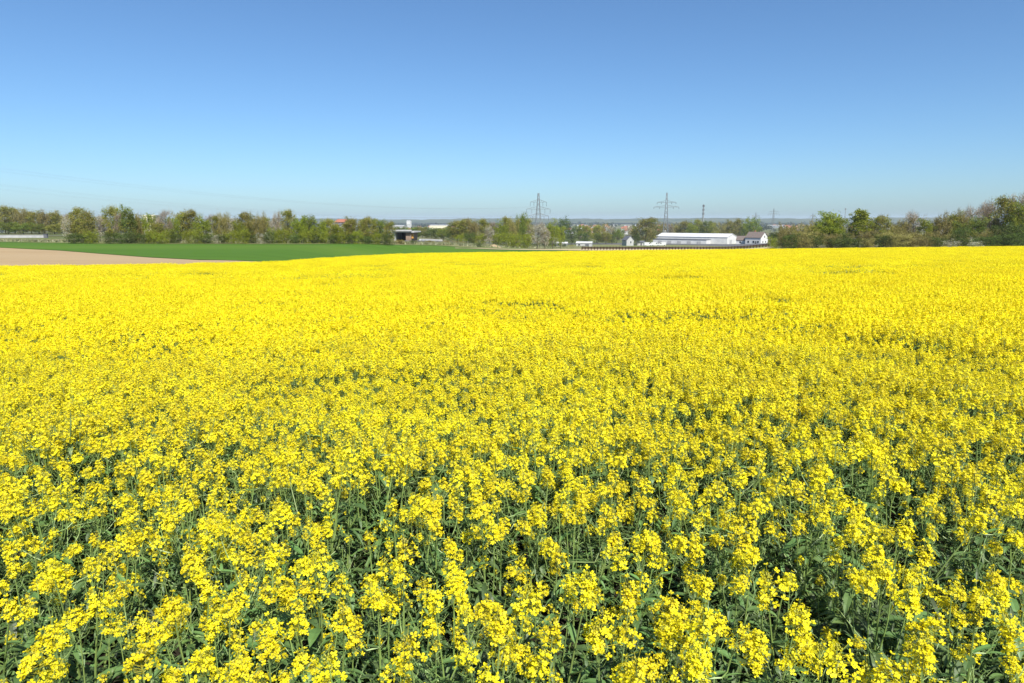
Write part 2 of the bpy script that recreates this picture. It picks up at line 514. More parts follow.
def mtx(pos, axis_, yaw, s):
    q = Vector((0, 0, 1)).rotation_difference(Vector(axis_).normalized())
    return Matrix.Translation(Vector(pos)) @ q.to_matrix().to_4x4() @ Matrix.Rotation(yaw, 4, 'Z') @ Matrix.Scale(s, 4)


def plant_plan(seed, heads=7, H=0.95, spread=1.0, young=0.0, nleaf=16, bend=0.06, shoots=None, hsz=1.0, zlo=0.76, main=1.0):
    """Branch layout of one plant: stem polylines, leaf list and where each flower head sits."""
    g_ = np.random.default_rng(seed)
    tubes, leaves, hs = [], [], []
    lean = g_.normal(0, bend, 2)
    def spine(t):
        return np.array([lean[0] * t ** 1.5 + 0.008 * math.sin(5 * t + seed), lean[1] * t ** 1.5 + 0.008 * math.cos(4 * t + seed), t])
    def pick():
        return int(g_.choice([5, 6])) if g_.random() < young else int(g_.integers(0, 9))
    hm = H - 0.10
    ts = np.linspace(0, hm, 7)
    tubes.append(([spine(t) for t in ts], np.interp(ts, [0, hm], [0.0075, 0.0030]), 5))
    hs.append((int(g_.choice([0, 1, 4, 7])), mtx(spine(hm), (lean[0] * 1.2, lean[1] * 1.2, 1), g_.uniform(0, 6), main * g_.uniform(1.05, 1.3))))
    a = g_.uniform(0, 6)
    for i in range(heads - 1):
        t0 = hm * (0.38 + 0.52 * (i / max(heads - 2, 1)) + g_.uniform(-0.03, 0.03))
        a += 2.39996 + g_.normal(0, 0.3)
        d = np.array([math.cos(a), math.sin(a), 0])
        tip_z = H * g_.uniform(zlo, 0.985) - 0.085
        tip_z = max(tip_z, t0 + 0.04)
        out = spread * (g_.uniform(0.08, 0.20) * (0.6 + 0.7 * (hm - t0) / hm) + 0.025)
        b = spine(t0); e = np.array([*(spine(t0)[:2] + d[:2] * out), tip_z])
        mid = b * 0.5 + e * 0.5 + d * out * 0.22 - np.array([0, 0, 0.02])
        P = [b, (b + mid) / 2 + d * 0.01, mid, (mid + e) / 2 + d * 0.006, e]
        tubes.append((P, np.linspace(0.0038, 0.0021, 5), 4))
        ax = e - mid
        hs.append((pick(), mtx(e, ax / np.linalg.norm(ax) + np.array([0, 0, 0.7]), g_.uniform(0, 6), hsz * g_.uniform(0.62, 1.25))))
        leaves.append((b, d + np.array([0, 0, g_.uniform(0.1, 0.7)]), g_.uniform(0.06, 0.12), g_.uniform(0.010, 0.018), g_.uniform(0.1, 0.6)))
        if g_.random() < 0.75:
            p = P[2]; a2 = a + g_.uniform(-1.4, 1.4)
            leaves.append((p, np.array([math.cos(a2), math.sin(a2), g_.uniform(0.2, 0.9)]), g_.uniform(0.04, 0.075), g_.uniform(0.006, 0.012), 0.3))
    for i in range(nleaf):
        t = hm * g_.uniform(0.15, 0.80); a2 = g_.uniform(0, 6.28)
        k = 1.25 - 0.75 * t / hm
        leaves.append((spine(t) + [0.02 * math.cos(a2), 0.02 * math.sin(a2), 0], np.array([math.cos(a2), math.sin(a2), g_.uniform(-0.1, 0.9)]), k * g_.uniform(0.09, 0.19), k * g_.uniform(0.014, 0.032), g_.uniform(0.2, 0.9)))
    for i in range(nleaf // 4):
        t = hm * g_.uniform(0.45, 0.9); a2 = g_.uniform(0, 6.28)
        leaves.append((spine(t), np.array([math.cos(a2), math.sin(a2), g_.uniform(0.0, 0.7)]), g_.uniform(0.10, 0.17), g_.uniform(0.022, 0.036), g_.uniform(0.3, 0.9)))
    # short leafy side shoots that have not flowered yet
    for i in range(nleaf // 3 if shoots is None else shoots):
        t = hm * g_.uniform(0.35, 0.75); a2 = g_.uniform(0, 6.28)
        d = np.array([math.cos(a2), math.sin(a2), g_.uniform(0.7, 1.6)]); d /= np.linalg.norm(d)
        L_ = g_.uniform(0.08, 0.20)
        e = spine(t) + d * L_
        tubes.append(([spine(t), spine(t) + d * L_ * 0.5 + [0, 0, -0.008], e], np.array([0.0026, 0.002, 0.0014]), 4))
        for q in range(4):
            a3 = a2 + q * 2.4
            leaves.append((e - d * L_ * 0.14 * q, np.array([math.cos(a3), math.sin(a3), 0.9]), g_.uniform(0.025, 0.055), g_.uniform(0.005, 0.010), 0.3))
    return tubes, leaves, hs


def plan_geo(plan, detail):
    tubes, leaves, hs = plan
    st, fo = Geo(), Geo()
    for P, r, n in tubes:
        if detail == 0:
            st.tube(P, r, n, 2)
        else:
            st.tube([P[0], P[len(P) // 2], P[-1]], np.array(r)[[0, len(P) // 2, -1]] * 1.1, 3, 2)
    for l in leaves:
        leaf(fo, *l, segs=4 if detail == 0 else 2)
    return st, fo, hs


PLANS = [plant_plan(40 + k, heads=(14, 12, 15, 10, 14, 12, 15, 13, 11, 12)[k], nleaf=14, hsz=1.22, spread=1.35, zlo=0.84) for k in range(10)]
LOW = [plant_plan(80 + k, heads=(10, 9, 11, 9)[k], H=0.90, nleaf=14, spread=1.3, zlo=0.82, hsz=1.1) for k in range(4)]
FRONT = [plant_plan(120 + k, heads=(4, 3, 5, 3, 4, 4)[k], H=0.95, spread=0.52, zlo=0.88, young=0.2, nleaf=24, bend=0.10, shoots=11, hsz=1.05, main=1.25) for k in range(6)]
GREEN = [plant_plan(160 + k, heads=(3, 2, 2, 2)[k], H=(0.78, 0.70, 0.82, 0.74)[k], spread=1.1, young=0.9, nleaf=34, bend=0.14, shoots=14) for k in range(4)]
ALLP = PLANS + LOW + FRONT + GREEN
N_FULL = 14
NP_ = len(ALLP)

# prototypes for the mass of the crop live in a collection of their own (not in the scene)
crop_col = bpy.data.collections.new('crop_variants')
protos = []


def proto(name, g):
    o = bpy.data.objects.new(name, g.mesh(name, PMATS))
    crop_col.objects.link(o)
    protos.append(o.name)


for i, p in enumerate(ALLP):
    for dt in (0, 1):
        st, fo, hs = plan_geo(p, dt)
        g = Geo(); g.merge(st); g.merge(fo)
        for hv, mt in hs:
            g.merge(HG[dt][hv], mt)
        proto(f'crop_{"ab"[dt]}{i:02d}', g)
PATCH = 1.5
for k in range(6):
    g_ = np.random.default_rng(900 + k)
    g = Geo()
    cell = PATCH / 6
    for ix in range(6):
        for iy in range(6):
            p = ALLP[int(g_.integers(0, N_FULL))]
            s = g_.uniform(0.86, 1.10)
            x = (ix + g_.uniform(0, 1)) * cell - PATCH / 2; y = (iy + g_.uniform(0, 1)) * cell - PATCH / 2
            T = Matrix.Translation((x, y, 0)) @ Matrix.Rotation(g_.uniform(0, 6.28), 4, 'Z') @ Matrix.Scale(s, 4)
            for hv, mt in p[2]:
                g.merge(HG[2][hv], T @ mt)
            gg = Geo()
            for P, r, n in p[0]:
                d = np.array(P[-1]) - np.array(P[0]); w = np.cross(d, [g_.normal(), g_.normal(), 0]); w *= 0.005 / (np.linalg.norm(w) + 1e-9)
                gg.add([P[0] - w, P[0] + w, P[-1] + w, P[-1] - w], [(0, 1, 2, 3)], 2)
            for l in p[1][::2]:
                b, dd, ln, wd, dr = l
                leaf(gg, b, dd, ln, wd * 1.3, dr, segs=1 if False else 2)
            g.merge(gg, T)
    proto(f'crop_c{k:02d}', g)
protos_sorted = sorted(protos)
IDX = {n: i for i, n in enumerate(protos_sorted)}


def vnoise(x, y, s, seed):
    g_ = np.random.default_rng(seed)
    T = g_.random((64, 64))
    xs, ys = x / s, y / s
    i, j = np.floor(xs).astype(int), np.floor(ys).astype(int)
    fx, fy = xs - i, ys - j
    fx = fx * fx * (3 - 2 * fx); fy = fy * fy * (3 - 2 * fy)
    a = T[i % 64, j % 64]; b = T[(i + 1) % 64, j % 64]; c = T[i % 64, (j + 1) % 64]; d = T[(i + 1) % 64, (j + 1) % 64]
    return a * (1 - fx) * (1 - fy) + b * fx * (1 - fy) + c * (1 - fx) * fy + d * fx * fy


def vigour(x, y):
    """Stand height factor over the field: gentle swells and a few thin, lower streaks."""
    v = 0.97 + 0.10 * (vnoise(x, y, 2.2, 1) - 0.5) + 0.10 * (vnoise(x, y, 0.8, 2) - 0.5) + 0.05 * (vnoise(x, y, 9, 3) - 0.5)
    streak = 1.4 * smooth(0.70, 0.86, vnoise(x + 0.2 * y, y, 2.6, 4)) * smooth(2.5, 6, y)
    return v - 0.13 * streak


# --- hero plants: the 300 that show largest, each a thing of its own
spots = []           # x, y, scale, plan, yaw
prominent = [(146, 633), (33, 666), (55, 577), (53, 642), (208, 595), (195, 564), (129, 544), (240, 602), (288, 595), (173, 615),
             (315, 566), (217, 531), (271, 526), (142, 664), (206, 668), (240, 680), (271, 637), (186, 509),
             (409, 653), (378, 604), (404, 553), (460, 584), (500, 633), (482, 612), (553, 635), (597, 640), (526, 602), (557, 562),
             (646, 544), (668, 609), (586, 589), (524, 482), (451, 504), (486, 438), (637, 676), (540, 666), (495, 458),
             (602, 491), (566, 518), (668, 642), (835, 662), (884, 678), (768, 589), (935, 629), (884, 578), (910, 606),
             (924, 655), (977, 522), (904, 533), (853, 531), (817, 487), (704, 591), (704, 626), (753, 646), (697, 668), (753, 558),
             (717, 491), (795, 626), (924, 560), (997, 584), (977, 604), (1012, 540), (1012, 642), (345, 625), (96, 610), (10, 610), (330, 672)]
for k, (px, py) in enumerate(prominent):
    pl = 14 + k % 6 if py > 520 else k % 10
    s = PS * rng.uniform(0.93, 1.07)
    head = ALLP[pl][2][0][1] @ Vector((0, 0, 0.075))
    a, b = ray(px, py)
    Y = 1.0
    yaw = rng.uniform(0, 6.28)
    hx_ = (Matrix.Rotation(yaw, 4, 'Z') @ head) * s
    for _ in range(12):
        gz = -0.040 * (Y - hx_.y) + 0.012 * (a * Y - hx_.x)
        Y = (EYE - gz - hx_.z) / (-b)
    spots.append((a * Y - hx_.x, Y - hx_.y, s, pl, yaw))
P0 = np.array([(s[0], s[1]) for s in spots])


def dart(n_try, gen, mind, pts, limit=10**9):
    """Dart throwing with a minimum spacing, on a hash grid."""
    cell = mind
    G = {}
    for p in pts:
        G.setdefault((int(p[0] // cell), int(p[1] // cell)), []).append(p)
    out = []
    for p in gen(n_try):
        i, j = int(p[0] // cell), int(p[1] // cell)
        ok = True
        for di in (-1, 0, 1):
            for dj in (-1, 0, 1):
                for q in G.get((i + di, j + dj), ()):
                    if (p[0] - q[0]) ** 2 + (p[1] - q[1]) ** 2 < mind * mind:
                        ok = False; break
                if not ok: break
            if not ok: break
        if ok:
            G.setdefault((i, j), []).append(p); out.append(p)
            if len(out) >= limit: break
    return out


def gen_near(n):
    x = rng.uniform(-9, 9, n); y = rng.uniform(0.6, 9, n)
    k = np.abs(x) < 0.80 * y + 1.6
    return np.stack([x[k], y[k]], 1)


fill = dart(120000, gen_near, 0.138, [tuple(p) for p in P0])
n_main = len(fill)
fill += dart(60000, gen_near, 0.110, [tuple(p) for p in P0] + fill)
fill = np.array([(p[0], p[1], 0.0 if i < n_main or p[1] > 3.9 else 1.0) for i, p in enumerate(fill)
                 if i < n_main or p[1] < 1.6 + 2.4 * rng.random() or p[1] > 3.4 + 2.0 * rng.random()])
infr = np.abs(fill[:, 0]) < 0.76 * fill[:, 1] + 0.18
rank = np.where(infr, fill[:, 1], 1e6)
order = np.argsort(rank)
n_hero = 300 - len(spots)
hero_fill = fill[order[:n_hero]]
rest_near = fill[order[n_hero:]]


def fill_spec(p):
    x, y = p[0], p[1]
    r = rng.random()
    green = np.interp(y, [0.6, 1.7, 2.7, 3.9, 5.5, 9.0], [0.86, 0.72, 0.36, 0.08, 0.02, 0.01])
    green += (0.16 if x > 0.15 else 0.05) * float(1 - smooth(2.0, 3.2, y)) if y < 3.2 else 0.0
    front = np.interp(y, [0.6, 1.7, 2.7, 3.9, 5.5], [0.14, 0.26, 0.44, 0.30, 0.08])
    if len(p) > 2 and p[2] > 0 or r < green:
        pl = 20 + int(rng.integers(0, 4))
    elif r < green + front:
        pl = 14 + int(rng.integers(0, 6))
    else:
        pl = int(rng.integers(0, 14))
    s = PS * float(vigour(np.array([x]), np.array([y]))[0]) * rng.uniform(0.92, 1.06) * np.interp(y, [0.8, 2.0, 4], [0.90, 0.95, 1.0]) * (rng.uniform(0.84, 1.08) if y < 4.5 else 1.0)
    return (x, y, s, pl, rng.uniform(0, 6.28))


spots += [fill_spec(p) for p in hero_fill]
head_me = [g.mesh('flower_head', PMATS) for g in HG[0]]
plant_me = []
for p in ALLP:
    st, fo, hs = plan_geo(p, 0)
    plant_me.append((st.mesh('stem', PMATS), fo.mesh('foliage', PMATS), hs))
PROTO = {}


def zone(x, y):
    a = x / y
    side = 'left' if a < -0.24 else ('right' if a > 0.24 else 'middle')
    depth = 'closest' if y < 1.9 else ('second' if y < 2.5 else 'third')
    return side, depth


for k, (x, y, s, pl, yaw) in enumerate(spots):
    side, depth = zone(x, y)
    band = {'closest': 'at the very front edge', 'second': 'just behind the front edge',
            'third': 'in the dense bloom behind the front plants'}[depth]
    where = {'left': 'on the left', 'middle': 'in the middle', 'right': 'on the right'}[side]
    root = thing('rapeseed_plant', f'yellow flowering rapeseed plant {band}, {where}', 'rapeseed plant', (x, y, -0.040 * y + 0.012 * x), yaw,
                 f'rapeseed plants {band}, {where}')
    root.scale = (s, s, s)
    st, fo, hs = plant_me[pl]
    link('stem', st, root); link('foliage', fo, root)
    for hv, mt in hs:
        h = link('flower_head', head_me[hv], root)
        h.matrix_local = mt
# --- the rest of the crop: one object of kind stuff
pts, rots, scl, idx = [], [], [], []


def put(x, y, s, name, yaw):
    tilt = Matrix.Rotation(-0.040, 3, 'X') @ Matrix.Rotation(-0.012, 3, 'Y') if name[5] == 'c' else Matrix.Identity(3)
    e = (tilt @ Matrix.Rotation(yaw, 3, 'Z')).to_euler()
    pts.append((x, y, -0.040 * y + 0.012 * x)); rots.append(tuple(e)); scl.append(s); idx.append(IDX[name])


for p in rest_near:
    sp = fill_spec(p)
    put(sp[0], sp[1], sp[2], f'crop_{"ab"[int(rng.random() < (p[1] - 6.0) / 3.0)]}{sp[3]:02d}', sp[4])


def gen_mid(n):
    y = np.sqrt(rng.uniform(9 ** 2, 26 ** 2, n)); x = rng.uniform(-1, 1, n) * (0.80 * y + 2)
    return np.stack([x, y], 1)


for p in dart(260000, gen_mid, 0.128, []):
    sp = fill_spec(p)
    put(sp[0], sp[1], sp[2], f'crop_b{sp[3]:02d}', sp[4])
# a little of the stand beside and behind the camera
for p in dart(4000, lambda n: np.stack([rng.uniform(-4, 4, n), rng.uniform(-2.5, 1.2, n)], 1), 0.19, []):
    if abs(p[0]) > 0.80 * max(p[1], 0) + 1.6 or p[1] < -0.9:
        sp = fill_spec(p)
        put(sp[0], sp[1], sp[2], f'crop_b{sp[3]:02d}', sp[4])
step = 1.34 * PS
for yy in np.arange(26.4, 149, step):
    xm = 0.82 * yy + 5
    for xx in np.arange(-xm, xm, step):
        x = xx + rng.uniform(-0.12, 0.12); y = yy + rng.uniform(-0.12, 0.12)
        if not inside(FIELD, np.array([x]), np.array([y]))[0]:
            continue
        s = PS * float(vigour(np.array([x]), np.array([y]))[0]) * rng.uniform(0.96, 1.04)
        put(x, y, s, f'crop_c{int(rng.integers(0, 6)):02d}', rng.integers(0, 4) * PI / 2)
me = bpy.data.meshes.new('rapeseed_crop')
me.from_pydata(pts, [], [])
at_r = me.attributes.new('rot', 'FLOAT_VECTOR', 'POINT'); at_r.data.foreach_set('vector', np.array(rots, np.float32).ravel())
at_s = me.attributes.new('scl', 'FLOAT', 'POINT'); at_s.data.foreach_set('value', np.array(scl, np.float32))
at_i = me.attributes.new('variant', 'INT', 'POINT'); at_i.data.foreach_set('value', np.array(idx, np.int32))
crop = link('rapeseed_crop', me, kind='stuff', label='rapeseed in full yellow bloom filling the field behind the front plants')
ng = bpy.data.node_groups.new('crop_scatter', 'GeometryNodeTree')
ng.interface.new_socket('Geometry', in_out='INPUT', socket_type='NodeSocketGeometry')
ng.interface.new_socket('Geometry', in_out='OUTPUT', socket_type='NodeSocketGeometry')
gi = ng.nodes.new('NodeGroupInput'); go = ng.nodes.new('NodeGroupOutput')
iop = ng.nodes.new('GeometryNodeInstanceOnPoints')
ci = ng.nodes.new('GeometryNodeCollectionInfo')
ci.inputs['Collection'].default_value = crop_col
ci.inputs['Separate Children'].default_value = True
ci.inputs['Reset Children'].default_value = True


def named(nm, ty):
    n = ng.nodes.new('GeometryNodeInputNamedAttribute'); n.data_type = ty; n.inputs['Name'].default_value = nm
    return n.outputs['Attribute']


iop.inputs['Pick Instance'].default_value = True
ng.links.new(gi.outputs[0], iop.inputs['Points']); ng.links.new(ci.outputs[0], iop.inputs['Instance'])
ng.links.new(named('variant', 'INT'), iop.inputs['Instance Index'])
ng.links.new(named('rot', 'FLOAT_VECTOR'), iop.inputs['Rotation'])
ng.links.new(named('scl', 'FLOAT'), iop.inputs['Scale'])
ng.links.new(iop.outputs[0], go.inputs[0])
md = crop.modifiers.new('scatter', 'NODES'); md.node_group = ng

# ------------------------------------------------------------------ trees
def make_tree(kind, seed):
    """Unit tree 10 m high: trunk with limbs, and a crown of many small leaf faces clumped on the twigs."""
    g_ = np.random.default_rng(seed)
    H = 10.0
    shape = {'round': (0.40, 0.10, 1.0), 'tall': (0.24, 0.10, 1.0), 'bush': (0.60, 0.0, 1.0), 'bare': (0.32, 0.22, 1.0),
             'olive': (0.31, 0.08, 1.0), 'bloss': (0.36, 0.06, 1.0), 'thicket': (0.42, 0.0, 1.0)}
    key = {'bright': 'round', 'green': 'round', 'dark': 'bush', 'brown': 'thicket', 'poplar': 'tall', 'brightbush': 'bush', 'whitebush': 'bush'}.get(kind, kind)
    W, z0, _ = shape[key]
    tr, cr = Geo(), Geo()
    multi = 1 if key not in ('bush', 'thicket') else 3
    tips = []
    for q in range(multi):
        off = g_.normal(0, 0.12 * H * (multi > 1), 2)
        lean = g_.normal(0, 0.05 * H, 2)
        th = H * (0.86 if key in ('tall', 'bare', 'olive') else 0.72)
        ts = np.linspace(0, 1, 6)
        trunk = np.array([(off[0] + lean[0] * t + 0.12 * math.sin(4 * t + q), off[1] + lean[1] * t, th * t - 0.1) for t in ts])
        r0 = 0.018 * H if multi == 1 else 0.009 * H
        tr.tube(trunk, r0 * (1 - 0.85 * ts), 6)
        nl = {'tall': 26, 'bare': 18, 'olive': 22, 'round': 30}.get(key, 12)
        for i in range(nl):
            t = (z0 + 0.06) + (0.95 - z0) * ((i + g_.uniform(0, 1)) / nl) ** 0.9
            t = min(t, 0.97)
            b = np.array([np.interp(t, ts, trunk[:, k]) for k in range(3)])
            rel = (t * th / H)
            env = math.sin(PI * min(1, (rel * 0.94 + 0.10))) ** 0.55 if key != 'tall' else math.sin(PI * min(1, rel * 0.9 + 0.14)) ** 0.7
            ln = W * H * env * g_.uniform(0.6, 1.1)
            a = i * 2.4 + g_.uniform(-0.5, 0.5)
            up = g_.uniform(0.25, 0.9) if key != 'tall' else g_.uniform(0.9, 1.8)
            d = np.array([math.cos(a), math.sin(a), up]); d /= np.linalg.norm(d)
            e = b + d * ln
            m_ = (b + e) / 2 + g_.normal(0, 0.03 * H, 3) * [1, 1, .4]
            tr.tube([b, m_, e], [0.3 * r0, 0.18 * r0, 0.06 * r0], 4)
            for j in range(5):
                u = g_.uniform(0.35, 1.0)
                p = (b * (1 - u) ** 2 + 2 * u * (1 - u) * m_ + u * u * e)
                dd = d * 0.5 + g_.normal(0, 0.6, 3) + [0, 0, 0.35]; dd /= np.linalg.norm(dd)
                tip = p + dd * ln * g_.uniform(0.2, 0.5)
                tr.tube([p, tip], [0.10 * r0, 0.04 * r0], 3)
                tips.append(tip)
        tips.append(trunk[-1] + [0, 0, 0.05 * H])
    if key in ('bush', 'thicket'):
        for q in range(16):
            a = q * 2.4; r_ = W * H * math.sqrt((q + 0.5) / 16) * 0.9
            tips.append(np.array([r_ * math.cos(a), r_ * math.sin(a), H * g_.uniform(0.06, 0.22)]))
    tips = np.array(tips)
    tips = tips[tips[:, 2] > 0.02 * H]
    zmax = tips[:, 2].max() + 0.03 * H

    def leaves(n, spread, size, mat, sel=1.0):
        use = tips[g_.random(len(tips)) < sel]
        if not len(use):
            return
        w = g_.random(len(use)) ** 1.5 + 0.08
        c = use[g_.choice(len(use), n, p=w / w.sum())] + g_.normal(0, spread * H, (n, 3)) * [1, 1, 0.8]
        c[:, 2] = np.abs(c[:, 2])
        nr = g_.normal(size=(n, 3)) + [0, 0, 0.5]
        nr /= np.linalg.norm(nr, axis=1)[:, None]
        h = np.where(np.abs(nr[:, 2:3]) < 0.9, [[0, 0, 1.0]], [[1.0, 0, 0]])
        u = np.cross(h, nr); u /= np.linalg.norm(u, axis=1)[:, None]
        v = np.cross(nr, u)
        s = (size * H * g_.uniform(0.6, 1.3, n))[:, None]
        V = np.stack([c + s * u, c + 0.55 * s * v, c - s * u, c - 0.55 * s * v], 1).reshape(-1, 3)
        cr.add(V, np.arange(4 * n).reshape(n, 4), mat)

    def twigs(n, ln, wd, mat):
        c = tips[g_.integers(0, len(tips), n)] + g_.normal(0, 0.045 * H, (n, 3))
        c[:, 2] = np.abs(c[:, 2])
        d = g_.normal(size=(n, 3)) * 0.6 + [0, 0, 0.8]
        d /= np.linalg.norm(d, axis=1)[:, None]
        s = np.cross(d, g_.normal(size=(n, 3))); s /= np.linalg.norm(s, axis=1)[:, None]
        L_ = (ln * H * g_.uniform(0.5, 1.3, n))[:, None]; w = wd * H
        V = np.stack([c - w * s, c + w * s, c + L_ * d], 1).reshape(-1, 3)
        cr.add(V, np.arange(3 * n).reshape(n, 3), mat)

    if kind == 'bright':
        mats = ['c_bright', 'c_green']; leaves(4200, 0.047, 0.018, 0); leaves(1200, 0.045, 0.018, 1, 0.5)
    elif kind == 'green':
        mats = ['c_green', 'c_olive']; leaves(4200, 0.047, 0.018, 0); leaves(1200, 0.045, 0.018, 1, 0.5)
    elif kind == 'poplar':
        mats = ['c_bright', 'c_green']; leaves(3600, 0.035, 0.017, 0); leaves(900, 0.035, 0.016, 1, 0.5)
    elif kind == 'olive':
        mats = ['c_olive', 'c_brown', 'c_green']; leaves(3300, 0.05, 0.017, 0, 0.85); twigs(1100, 0.10, 0.0035, 1); leaves(800, 0.04, 0.016, 2, 0.4)
    elif kind == 'brown':
        mats = ['c_brown', 'c_olive']; twigs(2600, 0.12, 0.0055, 0); leaves(1100, 0.055, 0.017, 1, 0.7); leaves(1400, 0.05, 0.014, 0)
    elif kind == 'bare':
        mats = ['c_twig', 'c_olive']; twigs(1500, 0.12, 0.0032, 0); leaves(120, 0.04, 0.014, 1, 0.4)
    elif kind == 'bloss':
        mats = ['c_bloss', 'c_twig', 'c_olive']; leaves(1900, 0.05, 0.015, 0, 0.8); twigs(800, 0.10, 0.004, 1); leaves(350, 0.04, 0.015, 2, 0.5)
    elif kind == 'dark':
        mats = ['c_dark', 'c_green']; leaves(3000, 0.07, 0.026, 0); leaves(350, 0.05, 0.022, 1, 0.4)
    elif kind == 'brightbush':
        mats = ['c_bright', 'c_green']; leaves(3000, 0.07, 0.026, 0); leaves(500, 0.05, 0.022, 1, 0.5)
    elif kind == 'whitebush':
        mats = ['c_bloss', 'c_green']; leaves(1900, 0.06, 0.024, 0); leaves(500, 0.05, 0.022, 1, 0.5)
    zt = np.concatenate(cr.v)[:, 2]
    zt = np.percentile(zt, 99.3)
    half = np.percentile(np.abs(np.concatenate(cr.v)[:, 0]), 97)
    return tr.mesh('trunk', [M['bark']], True), cr.mesh('crown', [M[k] for k in mats]), zt, half


KINDS = ['bright', 'green', 'poplar', 'olive', 'brown', 'bare', 'bloss', 'dark', 'brightbush', 'whitebush']
TREES = {k: [make_tree(k, 1000 + 17 * i + j) for j in range(3)] for i, k in enumerate(KINDS)}
DESC = {'bright': 'bright yellow-green leafy tree', 'green': 'mid green leafy tree', 'poplar': 'narrow upright green tree',
        'olive': 'olive twiggy tree', 'brown': 'brown budding tree', 'bare': 'bare grey-brown tree',
        'bloss': 'pale blossoming tree', 'dark': 'dark green bush', 'brightbush': 'bright green bush', 'whitebush': 'white flowering shrub'}
NAME = {'dark': 'bush', 'brightbush': 'bush', 'whitebush': 'flowering_shrub', 'bare': 'bare_tree', 'bloss': 'blossom_tree', 'poplar': 'poplar_tree', 'brown': 'budding_tree'}
ORD = ['first', 'second', 'third', 'fourth', 'fifth', 'sixth', 'seventh', 'eighth', 'ninth', 'tenth', 'eleventh', 'twelfth', 'thirteenth',
       'fourteenth', 'fifteenth', 'sixteenth', 'seventeenth', 'eighteenth', 'nineteenth', 'twentieth', 'twenty-first', 'twenty-second',
       'twenty-third', 'twenty-fourth', 'twenty-fifth', 'twenty-sixth', 'twenty-seventh', 'twenty-eighth', 'twenty-ninth', 'thirtieth']


def belt(items, where, group):
    """items: (px, top_py, Y, kind, half width in px or None). Labels count each kind from the left within its belt."""
    items = sorted(items, key=lambda t: t[0])
    tot = {}
    for t in items:
        tot[t[3]] = tot.get(t[3], 0) + 1
    seen = {}
    for (px, top, Y, kind, hw) in items:
        seen[kind] = seen.get(kind, 0) + 1
        k, n = seen[kind], tot[kind]
        d = DESC[kind]
        if n == 1:
            lab = f'the only {d} {where}'
        elif k == 1:
            lab = f'leftmost {d} {where}'
        elif k == n:
            lab = f'rightmost {d} {where}'
        else:
            lab = f'{ORD[k-1]} {d} from the left {where}'
        p = at(px, top, Y)
        z = z1(p.x, Y)
        tr, cr, zt, half = TREES[kind][int(rng.integers(0, 3))]
        sz = max(1.2, p.z - z + 0.1) / zt
        sx = sz if hw is None else (1.15 * hw * Y / F_PX) / half
        sx = min(max(sx, 0.45 * sz), 2.6 * sz)
        o = thing(NAME.get(kind, 'leafy_tree'), lab, 'bush' if 'bush' in kind or kind == 'dark' else 'tree', (p.x, Y, z - 0.1), rng.uniform(0, 6.28), group)
        if kind == 'whitebush':
            o['category'] = 'shrub'
        o.scale = (sx, sx, sz)
        link('trunk', tr, o); link('crown', cr, o)


J = lambda a, b: float(rng.uniform(a, b))
belt([(2, 206, 300, 'olive', 7), (-8, 208, 302, 'olive', 7), (12, 208, 305, 'olive', 7), (21, 209, 298, 'brown', 7), (29, 210, 304, 'olive', 6), (37, 211, 300, 'olive', 7),
      (45, 211, 297, 'brown', 6), (52, 211, 300, 'olive', 6), (60, 212, 303, 'brown', 6), (68, 213, 300, 'bare', 6), (-18, 209, 300, 'brown', 7),
      (7, 222, 288, 'green', 7), (22, 223, 288, 'green', 7), (38, 224, 290, 'green', 7), (54, 224, 290, 'olive', 7)],
     'in the far hedge above the grey road', 'trees in the far hedge')
left = [(65, 217, 'bloss', 5), (75, 208, 'olive', 7), (87, 209, 'olive', 7), (98, 216, 'bloss', 6), (104, 217, 'bare', 5), (111, 206, 'olive', 7),
        (119, 211, 'bare', 5), (128, 207, 'green', 7), (138, 214, 'brown', 6), (148, 214, 'bright', 6), (156, 216, 'bare', 5), (164, 209, 'bare', 6),
        (171, 217, 'bright', 6), (181, 212, 'olive', 7), (191, 210, 'olive', 6), (200, 215, 'bright', 7), (208, 214, 'bare', 5), (215, 215, 'olive', 5),
        (222, 213, 'brown', 4), (232, 218, 'bloss', 7), (245, 212, 'olive', 7), (257, 214, 'brown', 6), (263, 217, 'olive', 5), (270, 218, 'bloss', 6), (277, 211, 'bare', 4),
        (287, 210, 'olive', 7), (298, 218, 'bright', 7), (308, 215, 'green', 6), (318, 219, 'bright', 7), (328, 219, 'olive', 6), (335, 224, 'olive', 5), (340, 226, 'bright', 6),
        (352, 217, 'olive', 7), (362, 219, 'olive', 5), (369, 217, 'olive', 6), (379, 219, 'green', 6), (388, 222, 'olive', 5),
        (82, 218, 'olive', 6), (134, 219, 'bright', 6), (158, 222, 'olive', 6), (239, 222, 'bright', 6), (250, 220, 'olive', 6), (304, 222, 'green', 6), (345, 222, 'olive', 6)]
belt([(px + J(-1, 1), top + J(-.5, .5), 150 + J(-3, 9), k, hw) for px, top, k, hw in left], 'in the row behind the wheat field', 'trees in the row behind the wheat field')
